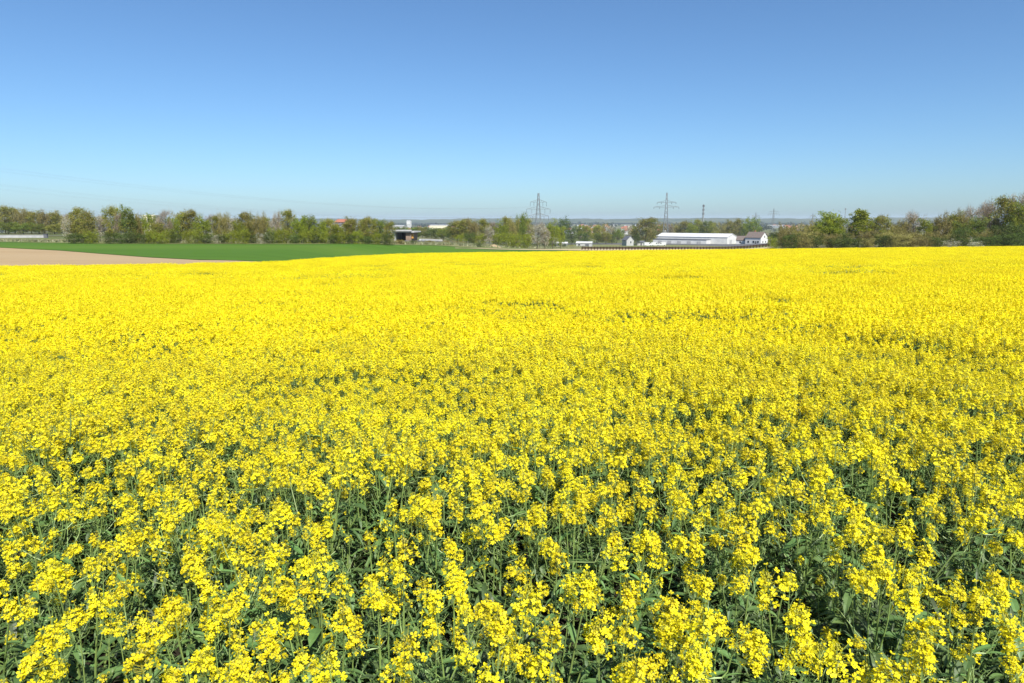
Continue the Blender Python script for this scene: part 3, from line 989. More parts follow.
under = [(72, 233, 'dark'), (90, 230, 'brightbush'), (84, 234, 'dark'), (109, 232, 'dark'), (121, 233, 'dark'), (131, 232, 'dark'), (144, 233, 'dark'), (150, 229, 'brightbush'),
         (158, 233, 'brightbush'), (166, 228, 'brightbush'), (176, 233, 'dark'), (187, 230, 'brightbush'), (196, 227, 'brightbush'), (205, 234, 'dark'), (215, 233, 'whitebush'), (224, 234, 'dark'), (233, 230, 'brightbush'),
         (242, 229, 'brightbush'), (251, 234, 'dark'), (262, 233, 'whitebush'), (268, 231, 'dark'), (277, 227, 'brightbush'), (286, 229, 'brightbush'), (296, 234, 'dark'), (305, 230, 'brightbush'),
         (314, 234, 'dark'), (323, 229, 'brightbush'), (333, 234, 'dark'), (341, 231, 'brightbush'), (350, 234, 'dark'), (359, 231, 'brightbush'), (367, 235, 'dark'), (376, 233, 'brightbush'), (386, 234, 'dark')]
belt([(px + J(-1, 1), top + J(-.6, .6), 145 + J(-1.5, 2), k, J(5, 7)) for px, top, k in under], 'at the foot of the tree row', 'bushes at the foot of the tree row')
mid = [(418, 231, 330, 'dark', 3), (426, 232, 330, 'dark', 4), (434, 228, 310, 'dark', 5), (443, 229, 300, 'green', 5), (452, 227, 290, 'dark', 6), (431, 227.5, 600, 'green', 6), (441, 228, 620, 'olive', 6), (449, 227, 610, 'green', 5), (422, 227, 600, 'olive', 6), (457, 221, 275, 'olive', 7), (466, 219, 270, 'olive', 7),
       (474, 220, 262, 'brown', 6), (483, 219, 268, 'olive', 6), (489, 226, 250, 'bloss', 5), (493, 221, 268, 'bare', 5), (501, 220, 262, 'bright', 6), (509, 217, 268, 'olive', 6), (515, 220, 260, 'brown', 5),
       (505, 232, 250, 'brightbush', 6), (520, 214, 272, 'green', 6), (528, 218, 275, 'olive', 6), (537, 223, 262, 'bloss', 8), (545, 228, 262, 'bloss', 6), (553, 219, 290, 'bright', 6), (561, 226, 300, 'bright', 5),
       (470, 232, 250, 'dark', 5), (460, 234, 255, 'brightbush', 6), (480, 233, 252, 'brightbush', 6), (497, 234, 252, 'brightbush', 5), (514, 232, 255, 'brightbush', 6), (525, 233, 255, 'brightbush', 5)]
belt(mid, 'in the copse around the left pylon', 'trees in the copse around the left pylon')
verge_bushes = ([(519, 242.5, 215, 'dark', 5), (527, 241.5, 212, 'dark', 6), (536, 243, 210, 'dark', 6), (545, 242, 214, 'dark', 5), (554, 243, 216, 'dark', 5), (563, 244, 218, 'dark', 5), (571, 245, 220, 'brown', 4),
      (478, 243, 190, 'dark', 4), (502, 244, 200, 'dark', 3), (446, 242, 190, 'brown', 5), (455, 242, 190, 'brown', 5), (464, 243, 190, 'brown', 4), (413, 241, 175, 'dark', 3), (400, 242, 172, 'brown', 4), (430, 242, 180, 'brown', 4)])
belt([(px, top, hp(px, 247.3 if px > 470 else 244.6)[1], k, hw) for px, top, _, k, hw in verge_bushes],
     'on the rough verge in front of the copse', 'low bushes on the rough verge')
cen = [(564, 217, 520, 'dark', 4), (571, 227, 500, 'dark', 5), (580, 225, 560, 'bright', 5), (588, 226, 555, 'olive', 5), (597, 225, 560, 'olive', 5), (604, 224, 570, 'brown', 5), (610, 226, 560, 'bloss', 4),
       (617, 229, 560, 'green', 5), (612, 233, 540, 'dark', 4), (628, 226, 570, 'bloss', 4), (645, 218, 505, 'olive', 11), (637, 234, 460, 'dark', 3), (634, 226, 600, 'green', 4), (585, 232, 530, 'dark', 4),
       (598, 233, 535, 'green', 5), (606, 232, 530, 'olive', 5), (652, 226, 600, 'brown', 5)]
cen += [(394, 226.8, 560, 'dark', 6), (401, 226.8, 550, 'green', 6), (410, 227.5, 560, 'green', 6), (417, 227, 570, 'olive', 5)]
belt(cen, 'on the valley floor left of the warehouse', 'trees on the valley floor left of the warehouse')
back = [(661, 222, 640, 'brown', 5), (670, 223, 640, 'bare', 5), (678, 223, 645, 'brown', 5), (686, 221, 640, 'olive', 5), (693, 221, 630, 'bright', 5), (700, 219.5, 640, 'olive', 5), (707, 221, 630, 'green', 5),
        (714, 222, 640, 'olive', 5), (722, 223, 640, 'brown', 5), (730, 220, 640, 'olive', 5), (738, 219, 640, 'olive', 5), (745, 223, 635, 'bright', 4), (754, 217.5, 560, 'green', 6)]
belt(back, 'standing behind the white warehouse roof', 'trees behind the warehouse')
right = [(776, 231, 200, 'dark', 6), (774, 236, 195, 'brightbush', 5), (785, 224, 172, 'brown', 6), (794, 224, 168, 'brown', 7), (803, 225, 166, 'brown', 7), (812, 222, 170, 'brown', 7), (818, 226, 164, 'olive', 6),
         (833, 212, 166, 'bright', 12), (829, 217, 164, 'bright', 9), (838, 218, 164, 'bright', 9), (861, 210, 166, 'poplar', 8), (851, 224, 170, 'brown', 6), (872, 221, 168, 'brown', 7), (882, 215.5, 166, 'olive', 7), (891, 224, 166, 'brown', 7), (900, 223, 167, 'brown', 7),
         (908, 219, 166, 'brown', 7), (916, 211, 166, 'bare', 9), (928, 219, 163, 'bright', 7), (936, 222, 168, 'brown', 6), (944, 214, 165, 'brown', 8), (955, 212, 167, 'olive', 8), (966, 211, 166, 'brown', 7),
         (972, 206, 170, 'bare', 9), (984, 203, 170, 'bare', 9), (993, 200, 172, 'bare', 9), (978, 217, 162, 'green', 8), (999, 214, 162, 'brown', 7), (1011, 197, 160, 'olive', 11), (1022, 192, 160, 'bare', 11),
         (1024, 203, 157, 'bright', 11), (1040, 195, 158, 'olive', 12), (1056, 200, 158, 'brown', 12), (964, 222, 161, 'green', 7)]
belt(right, 'along the right edge of the field', 'trees along the right edge of the field')
ru = [(px, 235.5 + J(-3, 3), 150 + J(-2, 2), 'brown' if px < 962 and int(px) % 2 else 'dark', J(7, 10)) for px in (790, 803, 816, 829, 842, 856, 869, 884, 897, 911, 925, 938, 966, 986, 998, 1011, 1024, 1037)]
ru += [(px, 231 + J(-2, 2), 157, 'brown', J(6, 8)) for px in (788, 800, 812, 848, 870, 888, 903, 918, 934, 948, 960, 985, 1001, 1016, 1030)]
ru += [(952, 238.5, 132, 'whitebush', 7), (976, 239.5, 132, 'whitebush', 6), (1003, 224, 152, 'dark', 9), (1020, 222, 152, 'dark', 9), (844, 232, 152, 'dark', 5), (962, 226, 155, 'dark', 7)]
belt(ru, 'in the hedge under the right-hand trees', 'bushes in the hedge under the right-hand trees')


# rough tall grass along the verges: uncountable
def tufts(name, P, n, hmin, hmax, mat, label, spread=1.2):
    P = np.asarray(P, float)
    g_ = np.random.default_rng(77)
    k = g_.integers(0, len(P) - 1, n); t = g_.random(n)[:, None]
    c = P[k] * (1 - t) + P[k + 1] * t + g_.normal(0, spread, (n, 2))
    z = zg(c[:, 0], c[:, 1])
    a = g_.uniform(0, PI, n); h = g_.uniform(hmin, hmax, n); w = g_.uniform(0.10, 0.3, n)
    V = np.zeros((n, 3, 3))
    V[:, 0] = np.stack([c[:, 0] - w * np.cos(a), c[:, 1] - w * np.sin(a), z + 0.05], 1)
    V[:, 1] = np.stack([c[:, 0] + w * np.cos(a), c[:, 1] + w * np.sin(a), z + 0.05], 1)
    V[:, 2] = np.stack([c[:, 0] + g_.normal(0, 0.15, n), c[:, 1] + g_.normal(0, 0.15, n), z + h], 1)
    g = Geo(); g.add(V.reshape(-1, 3), np.arange(3 * n).reshape(n, 3))
    link(name, g.mesh(name, [mat]), kind='stuff', label=label)


M['drygrass'] = leaf_mat('dry_grass', (0.20, 0.20, 0.085), trans=0.3, vary=0.35, hue=0.03)
tufts('tall_grass', [hp(-30, 240.5), hp(0, 241.5), hp(100, 243.0), hp(200, 243.2), hp(300, 243.6), hp(390, 244.0), hp(440, 245)], 12000, 0.25, 0.8, M['drygrass'], 'strip of rough pale grass along the wheat field', 1.6)
tufts('verge_grass', [hp(440, 245), hp(480, 246.5), hp(530, 247.5), hp(580, 247)], 5000, 0.3, 1.1, M['drygrass'], 'rough grass and scrub beside the main road', 3.0)

# distant woods on the plain read as one mass
gw = Geo(); g_ = np.random.default_rng(5)
for Y, n, h in ((760, 130, 6), (950, 190, 8), (1300, 260, 10), (1800, 340, 12), (2500, 460, 14), (3300, 560, 16), (4100, 620, 17)):
    xs = g_.uniform(-0.85, 0.85, n) * Y
    for x in xs:
        y = Y + g_.normal(0, Y * 0.06)
        if g_.random() < 0.45 + 0.5 * (vnoise(np.array([x + 9000]), np.array([y]), 180 + Y * 0.06, 8)[0] > 0.55):
            s = h * g_.uniform(0.5, 1.15); z = z1(x, y)
            m_ = 46
            u = g_.normal(size=(m_, 3)); u /= np.linalg.norm(u, axis=1)[:, None]
            c = np.array([x, y, z + s * 0.5]) + u * g_.uniform(0.3, 1, (m_, 1)) * s * [0.75, 0.6, 0.5]
            t = g_.normal(size=(m_, 3)); t /= np.linalg.norm(t, axis=1)[:, None]
            b = np.cross(t, g_.normal(size=(m_, 3))); b /= np.linalg.norm(b, axis=1)[:, None]
            q = s * 0.17
            V = np.stack([c + q * t, c + q * b, c - q * t, c - q * b], 1).reshape(-1, 3)
            gw.add(V, np.arange(4 * m_).reshape(m_, 4))
link('distant_woods', gw.mesh('distant_woods', [M['c_far']]), kind='stuff', label='scattered far woods and copses across the hazy plain')


# ------------------------------------------------------------------ buildings
def gable_parts(root, L, D, He, Hr, wall, roof, over=0.35, rname='roof', windows=(), door=None, chimney=None):
    """House body (length L along x, depth D along y), ridge along x. Front is -y, the right gable is +x."""
    g = Geo()
    x, y = L / 2, D / 2
    V = [(-x, -y, -1.5), (x, -y, -1.5), (x, y, -1.5), (-x, y, -1.5), (-x, -y, He), (x, -y, He), (x, y, He), (-x, y, He), (-x, 0, Hr), (x, 0, Hr)]
    g.add(V, [(0, 1, 5, 4), (2, 3, 7, 6), (1, 2, 6, 9, 5), (3, 0, 4, 8, 7)])
    link('wall', g.mesh('wall', [wall]), root)
    r = Geo()
    t = 0.22
    sl = (Hr - He) / y
    yo, xo = y + over, x + over
    for s in (-1, 1):
        lo = He - sl * over
        a = [(-xo, s * yo, lo + 0.03), (xo, s * yo, lo + 0.03), (xo, 0, Hr + 0.03), (-xo, 0, Hr + 0.03)]
        b = [(p[0], p[1], p[2] + t) for p in a]
        r.add(a + b, [(0, 1, 2, 3), (4, 7, 6, 5), (0, 4, 5, 1), (1, 5, 6, 2), (2, 6, 7, 3), (3, 7, 4, 0)])
    ro = link(rname, r.mesh(rname, [roof]), root)
    if chimney:
        c = Geo(); c.box((chimney, 0.8, Hr + 0.4), (0.7, 0.7, 1.6)); link('chimney', c.mesh('chimney', [M['redroof']]), ro)
    for (face, u, z, w, h) in windows:
        fr, pn = Geo(), Geo()
        if face == 'f':
            fr.box((u, -y - 0.03, z), (w + 0.2, 0.08, h + 0.2)); pn.box((u, -y - 0.09, z), (w, 0.06, h))
        else:
            fr.box((x + 0.03, u, z), (0.08, w + 0.2, h + 0.2)); pn.box((x + 0.09, u, z), (0.06, w, h))
        wo = link('window', fr.mesh('window', [M['white']]), root)
        link('pane', pn.mesh('pane', [M['glass']]), wo)
    if door:
        d = Geo(); d.box((door[0], -y - 0.05, door[2] / 2), (door[1], 0.12, door[2])); link('door', d.mesh('door', [M['greyroof']]), root)


def base_at(px, Y):
    a, _ = ray(px, 240)
    x = a * Y
    return (x, Y, z1(x, Y))


# warehouse: long white hall with a lower front wing
b = base_at(696, 548)
wh = thing('warehouse', 'long low white warehouse with a white roof beside the farmhouse', 'warehouse', b, R(-37))
gable_parts(wh, 58, 22, 5.6, 8.0, M['white'], M['whiteroof'], over=0.3)
g = Geo(); g.box((-6, -15.0, 1.1), (44, 8.0, 5.2)); link('front_wing', g.mesh('front_wing', [M['white']]), wh)
g = Geo(); g.box((-6, -15.0, 3.85), (44.6, 8.6, 0.3)); link('wing_roof', g.mesh('wing_roof', [M['greyroof']]), wh)
for k in range(5):
    g = Geo(); g.box((-22 + k * 8, -19.05, 1.1), (3.2, 0.12, 3.0)); link('loading_door', g.mesh('loading_door', [M['concrete']]), wh)
g = Geo(); g.box((29.08, -3, 1.6), (0.12, 5, 4.2)); link('gate', g.mesh('gate', [M['concrete']]), wh)
# farmhouse
b = base_at(756.5, 500)
fh = thing('farmhouse', 'white farmhouse with a steep brown tiled roof right of the warehouse', 'house', b, R(-48))
gable_parts(fh, 12, 10, 4.6, 8.4, M['white'], M['brownroof'], windows=[('f', -3.5, 1.6, 1.2, 1.4), ('f', 0.5, 1.6, 1.2, 1.4), ('f', 4, 1.6, 1.2, 1.4), ('r', -2, 1.6, 1.1, 1.3), ('r', 2, 1.6, 1.1, 1.3), ('r', 0, 5.2, 1.1, 1.3)], door=(2.2, 1.1, 2.1), chimney=-2)
b = base_at(745, 508)
an = thing('farm_annexe', 'low white farm annexe with grey-brown roof between warehouse and farmhouse', 'house', b, R(-30))
gable_parts(an, 11, 7, 3.0, 5.8, M['white'], M['brownroof'], windows=[('f', -2.5, 1.5, 1.2, 1.2), ('f', 2.5, 1.5, 1.2, 1.2)])
b = base_at(628, 462)
nh = thing('narrow_house', 'narrow white house with a dark grey gable roof left of the big olive tree', 'house', b, R(-72))
gable_parts(nh, 6.5, 5.4, 4.0, 6.6, M['offwhite'], M['greyroof'], windows=[('f', 0, 3.6, 1.0, 1.2), ('r', 0.4, 2.6, 0.9, 1.3)])
b = base_at(562, 430)
s1 = thing('low_shed', 'low white shed nearest the left pylon', 'shed', b, R(-8))
gable_parts(s1, 6.5, 5, 2.1, 2.7, M['offwhite'], M['whiteroof'], windows=[('f', -2, 1.3, 1.2, 1.0)], door=(2, 1.1, 2.0))
b = base_at(584.5, 435)
s2 = thing('low_shed', 'long low white shed with grey doors left of the narrow house', 'shed', b, R(-12))
gable_parts(s2, 9.5, 6, 2.3, 3.0, M['offwhite'], M['whiteroof'], windows=[('f', -3.0, 1.3, 1.2, 0.9)], door=(2.0, 2.2, 1.9))
b = base_at(641, 470)
s3 = thing('low_shed', 'small white shed under the big olive tree', 'shed', b, R(-20))
gable_parts(s3, 4.5, 4, 2.3, 3.1, M['white'], M['greyroof'], door=(0.6, 1.0, 2.0))


def van(px, Y, label, rz):
    p = base_at(px, Y)
    o = thing('parked_van', label, 'van', p, rz, 'white vans parked beside the warehouse')
    prof = [(-2.7, 0.45), (-2.7, 2.3), (-2.5, 2.45), (1.0, 2.45), (1.9, 1.45), (2.6, 1.2), (2.7, 0.45)]
    g = Geo()
    n = len(prof)
    V = [(x, -0.95, z) for x, z in prof] + [(x, 0.95, z) for x, z in prof]
    g.add(V, [tuple(range(n)), tuple(range(n, 2 * n))[::-1]] + [(i, i + n, (i + 1) % n + n, (i + 1) % n) for i in range(n)])
    link('body', g.mesh('body', [M['white']]), o)
    g = Geo(); g.add([(1.07, -0.85, 2.40), (1.07, 0.85, 2.40), (1.90, 0.85, 1.49), (1.90, -0.85, 1.49)], [(0, 1, 2, 3)]); g.v[-1] = g.v[-1] + [0.03, 0, 0.03]
    link('windscreen', g.mesh('windscreen', [M['glass']]), o)
    g = Geo(); g.box((0.75, 0, 1.85), (0.9, 1.93, 0.6)); link('side_window', g.mesh('side_window', [M['glass']]), o)
    for x in (-1.7, 1.7):
        for y in (-0.85, 0.85):
            g = Geo(); g.tube([(x, y - 0.12, 0.36), (x, y + 0.12, 0.36)], 0.36, 12); link('wheel', g.mesh('wheel', [M['tyre']]), o)


van(648, 455, 'white van parked under the right side of the big olive tree', R(10))
van(655.5, 458, 'white van parked at the left end of the warehouse', R(-8))
van(662, 462, 'white van parked in front of the left corner of the warehouse', R(170))

# buildings peeping over the tree row
def block(name, px, Y, top, wpx, D, wall, roof, label, rz, floors, cols, hip=True):
    a, bb = ray(px, top)
    x = a * Y; z0 = z1(x, Y); H = EYE + bb * Y - z0; L = wpx * Y / F_PX
    o = thing(name, label, 'building', (x, Y, z0), rz)
    wins = []
    for f in range(floors):
        for c in range(cols):
            wins.append(('f', -L / 2 + L * (c + 0.5) / cols, H * (0.62 - 0.62 * f / max(floors, 1)) + 0.8, L / cols * 0.4, 1.3))
    gable_parts(o, L, D, H * (0.82 if hip else 0.97), H, wall, roof, windows=wins)
    return o


block('pink_house', 343, 420, 219.5, 10, 9, M['pink'], M['redroof'], 'pinkish house with red roof showing over the tree row', R(-15), 2, 3)
block('white_house', 337, 400, 223.5, 11, 8, M['white'], M['greyroof'], 'white house front below the pinkish house behind the tree row', R(-10), 1, 3)
block('cream_house', 151, 330, 215.4, 9, 8, M['cream'], M['cream'], 'cream coloured house roof showing above the tree row', R(8), 2, 3, hip=False)
block('tower_block', 409, 1500, 220.6, 3.6, 10, M['white'], M['whiteroof'], 'tall white tower block on the far plain above the overpass', R(-10), 5, 3, hip=False)
block('factory_hall', 399, 900, 225.4, 13, 20, M['concrete'], M['whiteroof'], 'long pale factory hall in front of the white tower block', R(-6), 1, 5, hip=False)
block('factory_hall', 440, 950, 225.0, 18, 20, M['cream'], M['whiteroof'], 'long pale hall right of the white tower block', R(-6), 1, 6, hip=False)

# far town, too small to tell apart
g_ = np.random.default_rng(21)
town_parts = []
for kind in range(4):
    wl = (M['white'], M['cream'], M['white'], M['pink'])[kind]; rf = (M['redroof'], M['brownroof'], M['whiteroof'], M['redroof'])[kind]
    L, D, He, Hr = ((12, 9, 6, 9.5), (14, 9, 6, 10), (34, 16, 6, 7), (10, 9, 7, 10.5))[kind]
    t = thing('tmp', '', 'house'); gable_parts(t, L, D, He, Hr, wl, rf)
    kids = [o for o in bpy.data.objects if o.parent == t]
    town_parts.append({k.name.split('.')[0]: k.data for k in kids})
    for k in kids:
        bpy.data.objects.remove(k)
    bpy.data.objects.remove(t)
for i in range(70):
    kind = int(g_.choice([0, 0, 1, 2, 3]))
    lo, hi = [(566, 650), (762, 812), (385, 455), (655, 1000)][int(g_.choice([0, 0, 0, 1, 1, 2, 3, 3]))]
    px = g_.uniform(lo, hi); Y = g_.uniform(1000, 2900)
    p = base_at(px, Y)
    nm = ('red roofed house', 'brown roofed house', 'flat white hall', 'pinkish red roofed house')[kind]
    o = thing('town_house', f'tiny {nm} in the hazy far town on the plain', 'house', p, g_.uniform(-1, 1), f'far {nm}s on the plain')
    for n_, d_ in town_parts[kind].items():
        link(n_, d_, o)

# overpass with its dark opening
bx_, by_ = hp(403, 240.9)
zr = z1(bx_, by_)
br = thing('overpass_bridge', 'pale concrete road overpass with a dark opening at the end of the tree row', 'bridge', (bx_, by_, zr), R(-6))
u = 0.88 * by_ / F_PX
g = Geo(); g.box((0.4, 4, 10.0 * u), (24 * u, 9, 1.4 * u)); link('deck', g.mesh('deck', [M['concrete']]), br)
g = Geo(); g.box((-0.3, -0.9, 11.6 * u), (24 * u, 0.5, 1.6 * u)); link('parapet', g.mesh('parapet', [M['concrete']]), br)
g = Geo(); g.box((6.4 * u, 4, 4.1 * u), (6 * u, 8, 10.1 * u)); link('abutment', g.mesh('abutment', [M['brickwall']]), br)
g = Geo(); g.box((-10.5 * u, 4, 4.1 * u), (4 * u, 8, 10.1 * u)); link('abutment', g.mesh('abutment', [M['concrete']]), br)
g = Geo(); g.box((-2.5 * u, 7.6, 4.1 * u), (12 * u, 0.4, 10 * u)); link('opening_shade', g.mesh('opening_shade', [M['dark']]), br)  # dark sheet across the back of the opening, painted to stand for its shade
g = Geo(); g.box((10.4 * u, 1, 5.2 * u), (1.8 * u, 1.0, 5.0 * u)); link('orange_panel', g.mesh('orange_panel', [M['orange']]), br)

# barrier along the left road and the right-hand roadside wall
def wall_run(name, pts, h, th, mat, label, cat, cap=None):
    o = thing(name, label, cat, (*pts[0], z1(*pts[0])))
    b0 = np.array([*pts[0], z1(*pts[0])])
    g, c = Geo(), Geo()
    P = resample(pts, 24)
    for i in range(len(P) - 1):
        p, q = P[i], P[i + 1]
        d = (q - p); L = np.hypot(*d); m_ = (p + q) / 2
        g.box(np.array([*m_, z1(*m_) + h / 2]) - b0, (L, th, h + 0.3), 0, math.atan2(d[1], d[0]))
        c.box(np.array([*m_, z1(*m_) + h + 0.2]) - b0, (L, th * 1.5, 0.1), 0, math.atan2(d[1], d[0]))
    link('wall', g.mesh('wall', [mat]), o)
    if cap:
        link('coping', c.mesh('coping', [cap]), o)
    return o


lw = wall_run('road_wall', [hp(-60, 238.0), hp(-20, 238.0), hp(20, 237.8), hp(45, 237.8)], 0.7, 0.3, M['concrete'], 'pale grey road wall left of the tree row', 'wall', M['concrete'])
p_ = hp(46, 238)
g = Geo(); g.box((0, 0, 0.55), (1.1, 0.6, 1.1)); g.box((0, 0, 1.18), (1.3, 0.8, 0.14))
link('stone_pier', g.mesh('stone_pier', [M['greyroof']]), None, (*p_, z1(*p_)), label='dark pier at the end of the pale road wall', category='pier')
wall_run('concrete_barrier', [hp(420, 241.2), hp(432, 241.3), hp(442, 241.6)], 0.6, 0.4, M['white'], 'short white concrete barrier right of the overpass', 'barrier')

# sign by the road
p_ = hp(480, 243)
sg = thing('road_sign', 'small white road sign standing right of the white barrier', 'road sign', (*p_, z1(*p_)))
g = Geo(); g.tube([(0, 0, -0.1), (0, 0, 1.6)], 0.06, 6); link('post', g.mesh('post', [M['steel']]), sg)
g = Geo(); g.box((0, -0.08, 1.5), (1.0, 0.06, 0.9)); link('panel', g.mesh('panel', [M['white']]), sg)

# sand heap
p_ = hp(494, 247.6)
gr = np.linspace(0, 1, 9); an_ = np.linspace(0, 2 * PI, 25)
RR, AA = np.meshgrid(gr, an_)
q = np.random.default_rng(3).normal(size=RR.shape) * 0.05; q[-1] = q[0]
X = RR * np.cos(AA) * 2.5; Yv = RR * np.sin(AA) * 1.6; Z = (0.75 * (1 - RR ** 1.3) + q * (1 - RR)) + 0.22 * (1 - RR)
sh = link('sand_heap', grid_mesh('sand_heap', X, Yv, Z, M['sand']), None, (*p_, z1(*p_)), label='pale heap of sand beside the farm track', category='sand heap')

# dark wooden fence in front of the road
def fence(A, B, Y0, Y1, n):
    p0 = np.array([ray(*A)[0] * Y0, Y0]); p1 = np.array([ray(*B)[0] * Y1, Y1])
    o = thing('wooden_fence', 'long dark brown wooden fence along the road behind the rape field', 'fence', (*p0, z1(*p0)))
    b0 = np.array([*p0, z1(*p0)])
    d = (p1 - p0) / n
    L = np.hypot(*d); ang = math.atan2(d[1], d[0])
    for i in range(n + 1):
        p = p0 + d * i
        g = Geo(); g.box((0, 0, 0.6), (0.35, 0.2, 1.6), 0, ang)
        link('post', g.mesh('post', [M['rust']]), o, tuple(np.array([*p, z1(*p)]) - b0))
    for zz, h in ((1.15, 0.34), (0.72, 0.30)):
        g = Geo()
        for i in range(n):
            p = p0 + d * (i + 0.5)
            g.box(np.array([*p, z1(*p) + zz]) - b0 + np.array([0.14 * math.sin(ang), -0.14 * math.cos(ang), 0]), (L, 0.08, h), 0, ang)
        link('rail', g.mesh('rail', [M['rust']]), o)


fence((582, 249), (769, 247), 268, 268, 60)


# ------------------------------------------------------------------ pylons, masts, wires
def lattice_geo(H, base, arms, top_r=0.35, beam=0.16):
    leg, brace, armg = Geo(), Geo(), []
    def half(z):
        return base / 2 * (1 - z / H) ** 1.15 + top_r * (z / H)
    lv = list(np.linspace(0, 1, 11) ** 0.85 * H)
    for sx in (-1, 1):
        for sy in (-1, 1):
            leg.tube([(sx * half(z), sy * half(z), z) for z in lv], beam, 4)
    for i in range(len(lv) - 1):
        a, b = lv[i], lv[i + 1]
        ha, hb = half(a), half(b)
        for s in (-1, 1):
            for (x1, x2) in ((-ha, hb), (ha, -hb)):
                brace.tube([(x1, s * ha, a), (x2, s * hb, b)], beam * 0.45, 3)
                brace.tube([(s * ha, x1, a), (s * hb, x2, b)], beam * 0.45, 3)
    ends = []
    for (z, hw) in arms:
        g = Geo()
        for s in (-1, 1):
            h = half(z)
            for sy in (-1, 1):
                g.tube([(s * h, sy * h, z), (s * hw, 0, z + 0.1)], beam * 0.7, 4)
                g.tube([(s * h, sy * h, z + 1.5), (s * hw, 0, z + 0.1)], beam * 0.55, 4)
            for t in (0.3, 0.6):
                x = h + (hw - h) * t
                g.tube([(s * x, 0, z), (s * x, 0, z + 1.5 * (1 - t))], beam * 0.4, 3)
            ends.append((s * hw, z))
            ends.append((s * hw * 0.55, z))
        armg.append(g)
    return leg, brace, armg, ends


def pylon(px, Y, top, arms_px, label, rz, base=5.5, beam=0.16, drop=2.6):
    a, bb = ray(px, top)
    x = a * Y; z0 = z1(x, Y); H = EYE + bb * Y - z0
    k = Y / F_PX
    arms = [(EYE + ray(px, py)[1] * Y - z0, hw * k) for py, hw in arms_px]
    leg, brace, armg, ends = lattice_geo(H, base, arms, beam=beam)
    o = thing('electricity_pylon', label, 'pylon', (x, Y, z0 - 0.1), rz)
    link('legs', leg.mesh('legs', [M['steel']]), o); link('bracing', brace.mesh('bracing', [M['steel']]), o)
    for g in armg:
        link('crossarm', g.mesh('crossarm', [M['steel']]), o)
    for (ex, ez) in ends:
        g = Geo(); g.tube([(0, 0, 0), (0, 0, -drop)], beam * 0.5, 6)
        for q in range(6):
            g.tube([(0, 0, -0.3 - q * drop / 7), (0, 0, -0.42 - q * drop / 7)], beam * 1.1, 8)
        link('insulator', g.mesh('insulator', [M['greyroof']]), o, (ex, 0, ez))
    return o, [(ex, ez - drop) for ex, ez in ends]


py1, e1 = pylon(538.5, 430, 192.8, [(202.0, 8.2), (209.0, 12), (216.0, 10.5)], 'pale lattice pylon with three crossarms rising from the copse', R(12), beam=0.14)
py2, e2 = pylon(667, 600, 192.5, [(202.3, 9), (207, 12)], 'dark lattice pylon with two crossarms behind the big olive tree', R(-8), base=5.2, beam=0.22, drop=1.4)
pylon(756, 1400, 212.5, [(215.5, 4), (217, 5)], 'tiny far pylon left of the pair above the farmhouse', R(10), base=7, beam=0.2)
pylon(774, 1300, 208.5, [(211.5, 5), (214, 6)], 'far pylon right of the pair above the farmhouse', R(10), base=7, beam=0.2)
pylon(813, 2000, 213.5, [(215.5, 3), (217, 4)], 'faint far pylon left of the round yellow-green tree', R(10), base=8, beam=0.35)
py0, e0 = pylon(-110, 185, 113, [(145, 18), (165, 27), (185, 24)], 'lattice pylon at the left carrying the wires', R(40), beam=0.15)
# mast by the warehouse
b = base_at(702, 800)
topz = at(702, 204.5, 800).z - b[2]
ms = thing('telecom_mast', 'slim dark telecom mast above the trees behind the warehouse', 'mast', b)
g = Geo(); g.tube([(0, 0, -0.5), (0, 0, topz * 0.75), (0, 0, topz)], [1.1, 0.8, 0.6], 10); link('shaft', g.mesh('shaft', [M['steel']]), ms)
g = Geo()
for k in range(3):
    for q in range(6):
        an2 = q * PI / 3
        g.box((0.95 * math.cos(an2), 0.95 * math.sin(an2), topz - 1.6 - 4.4 * k), (0.3, 0.3, 2.4), 0, an2)
link('antennas', g.mesh('antennas', [M['greyroof']]), ms)
b = base_at(843, 1000)
topz = at(843, 208, 1000).z - b[2]
ms = thing('steel_pole', 'thin steel pole just right of the round yellow-green tree', 'pole', b)
g = Geo(); g.tube([(0, 0, -0.5), (0, 0, topz)], [0.55, 0.3], 8); link('shaft', g.mesh('shaft', [M['steel']]), ms)
g = Geo(); g.box((0, 0, topz - 1.5), (1.6, 1.2, 2.4)); link('pole_head', g.mesh('pole_head', [M['steel']]), ms)

# wires: left pylon out of frame to the pale pylon
m0 = Matrix.Translation(py0.location) @ Matrix.Rotation(R(40), 4, 'Z')
m1 = Matrix.Translation(py1.location) @ Matrix.Rotation(R(12), 4, 'Z')
for i, (q0, q1) in enumerate(zip(e0, e1)):
    A = m0 @ Vector((q0[0], 0, q0[1])); B = m1 @ Vector((q1[0], 0, q1[1]))
    P = []
    for t in np.linspace(0, 1, 40):
        p = A.lerp(B, t); p.z -= 4 * 6.0 * t * (1 - t); P.append(tuple(p - A))
    g = Geo(); g.tube(P, 0.008, 4)
    lvl = ('top', 'middle', 'lowest')[i // 4]
    link('power_cable', g.mesh('power_cable', [M['wire']]), None, tuple(A), label=f'thin sagging power cable from the {lvl} crossarm of the pale pylon', category='power cable',
         group=f'power cables of the {lvl} crossarm')

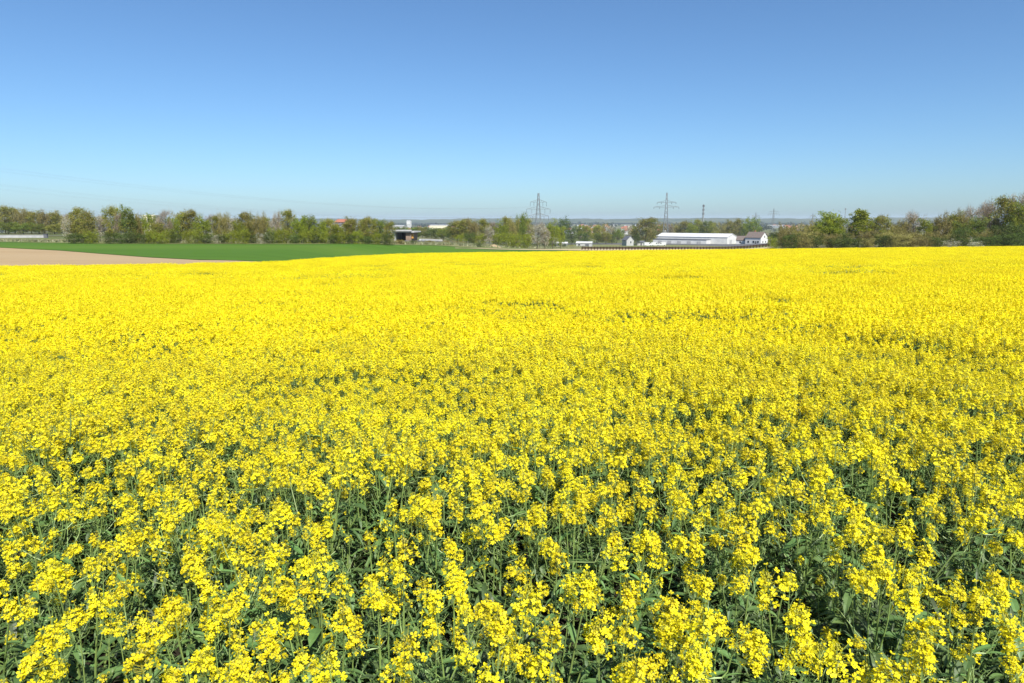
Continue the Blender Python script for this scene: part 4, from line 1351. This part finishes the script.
# ------------------------------------------------------------------ haze, sky, sun
HAZE = True
if HAZE:
    g = Geo(); g.box((0, 3500, 5), (19000, 16000, 70))
    m, nt, out = new_mat('haze')
    pv = nt.nodes.new('ShaderNodeVolumePrincipled')
    pv.inputs['Color'].default_value = (0.74, 0.88, 1.0, 1)
    pv.inputs['Density'].default_value = 0.00009
    pv.inputs['Anisotropy'].default_value = 0.0
    nt.links.new(pv.outputs[0], out.inputs['Volume'])
    link('haze', g.mesh('haze', [m]), kind='stuff', label='thin pale haze over the plain')

SUN_AZ, SUN_EL = R(157), R(48)          # clockwise from straight ahead
w = bpy.data.worlds.new('World'); sc.world = w; w.use_nodes = True
nt = w.node_tree
bg = nt.nodes['Background']
sky = nt.nodes.new('ShaderNodeTexSky'); sky.sky_type = 'NISHITA'; sky.sun_disc = False
sky.sun_elevation = SUN_EL; sky.sun_rotation = SUN_AZ
sky.altitude = 1500; sky.air_density = 1.0; sky.dust_density = 2.5; sky.ozone_density = 8.5
tint = nt.nodes.new('ShaderNodeMix'); tint.data_type = 'RGBA'; tint.blend_type = 'MULTIPLY'
tint.inputs['Factor'].default_value = 1.0; tint.inputs['B'].default_value = (0.93, 1.01, 0.98, 1)      # white balance of the sky light
nt.links.new(sky.outputs[0], tint.inputs['A']); nt.links.new(tint.outputs['Result'], bg.inputs[0])
bg.inputs[1].default_value = 0.092
sd = bpy.data.lights.new('sun', 'SUN'); sd.energy = 5.0; sd.angle = R(0.53); sd.color = (1.0, 0.95, 0.87)
so = bpy.data.objects.new('sun', sd); COL.objects.link(so)
to_sun = Vector((math.sin(SUN_AZ) * math.cos(SUN_EL), math.cos(SUN_AZ) * math.cos(SUN_EL), math.sin(SUN_EL)))
so.rotation_euler = to_sun.to_track_quat('Z', 'Y').to_euler()
so.location = (20, -30, 40)

vs = sc.view_settings
sc.display_settings.display_device = 'sRGB'
vs.view_transform = 'Standard'; vs.look = 'None'; vs.gamma = 1; vs.use_curve_mapping = False
vs.exposure = 0.7
cy = sc.cycles
cy.max_bounces = 6; cy.diffuse_bounces = 3; cy.glossy_bounces = 2; cy.transmission_bounces = 4; cy.volume_bounces = 0
cy.use_denoising = True; cy.denoiser = 'OPENIMAGEDENOISE'
cy.caustics_reflective = False; cy.caustics_refractive = False
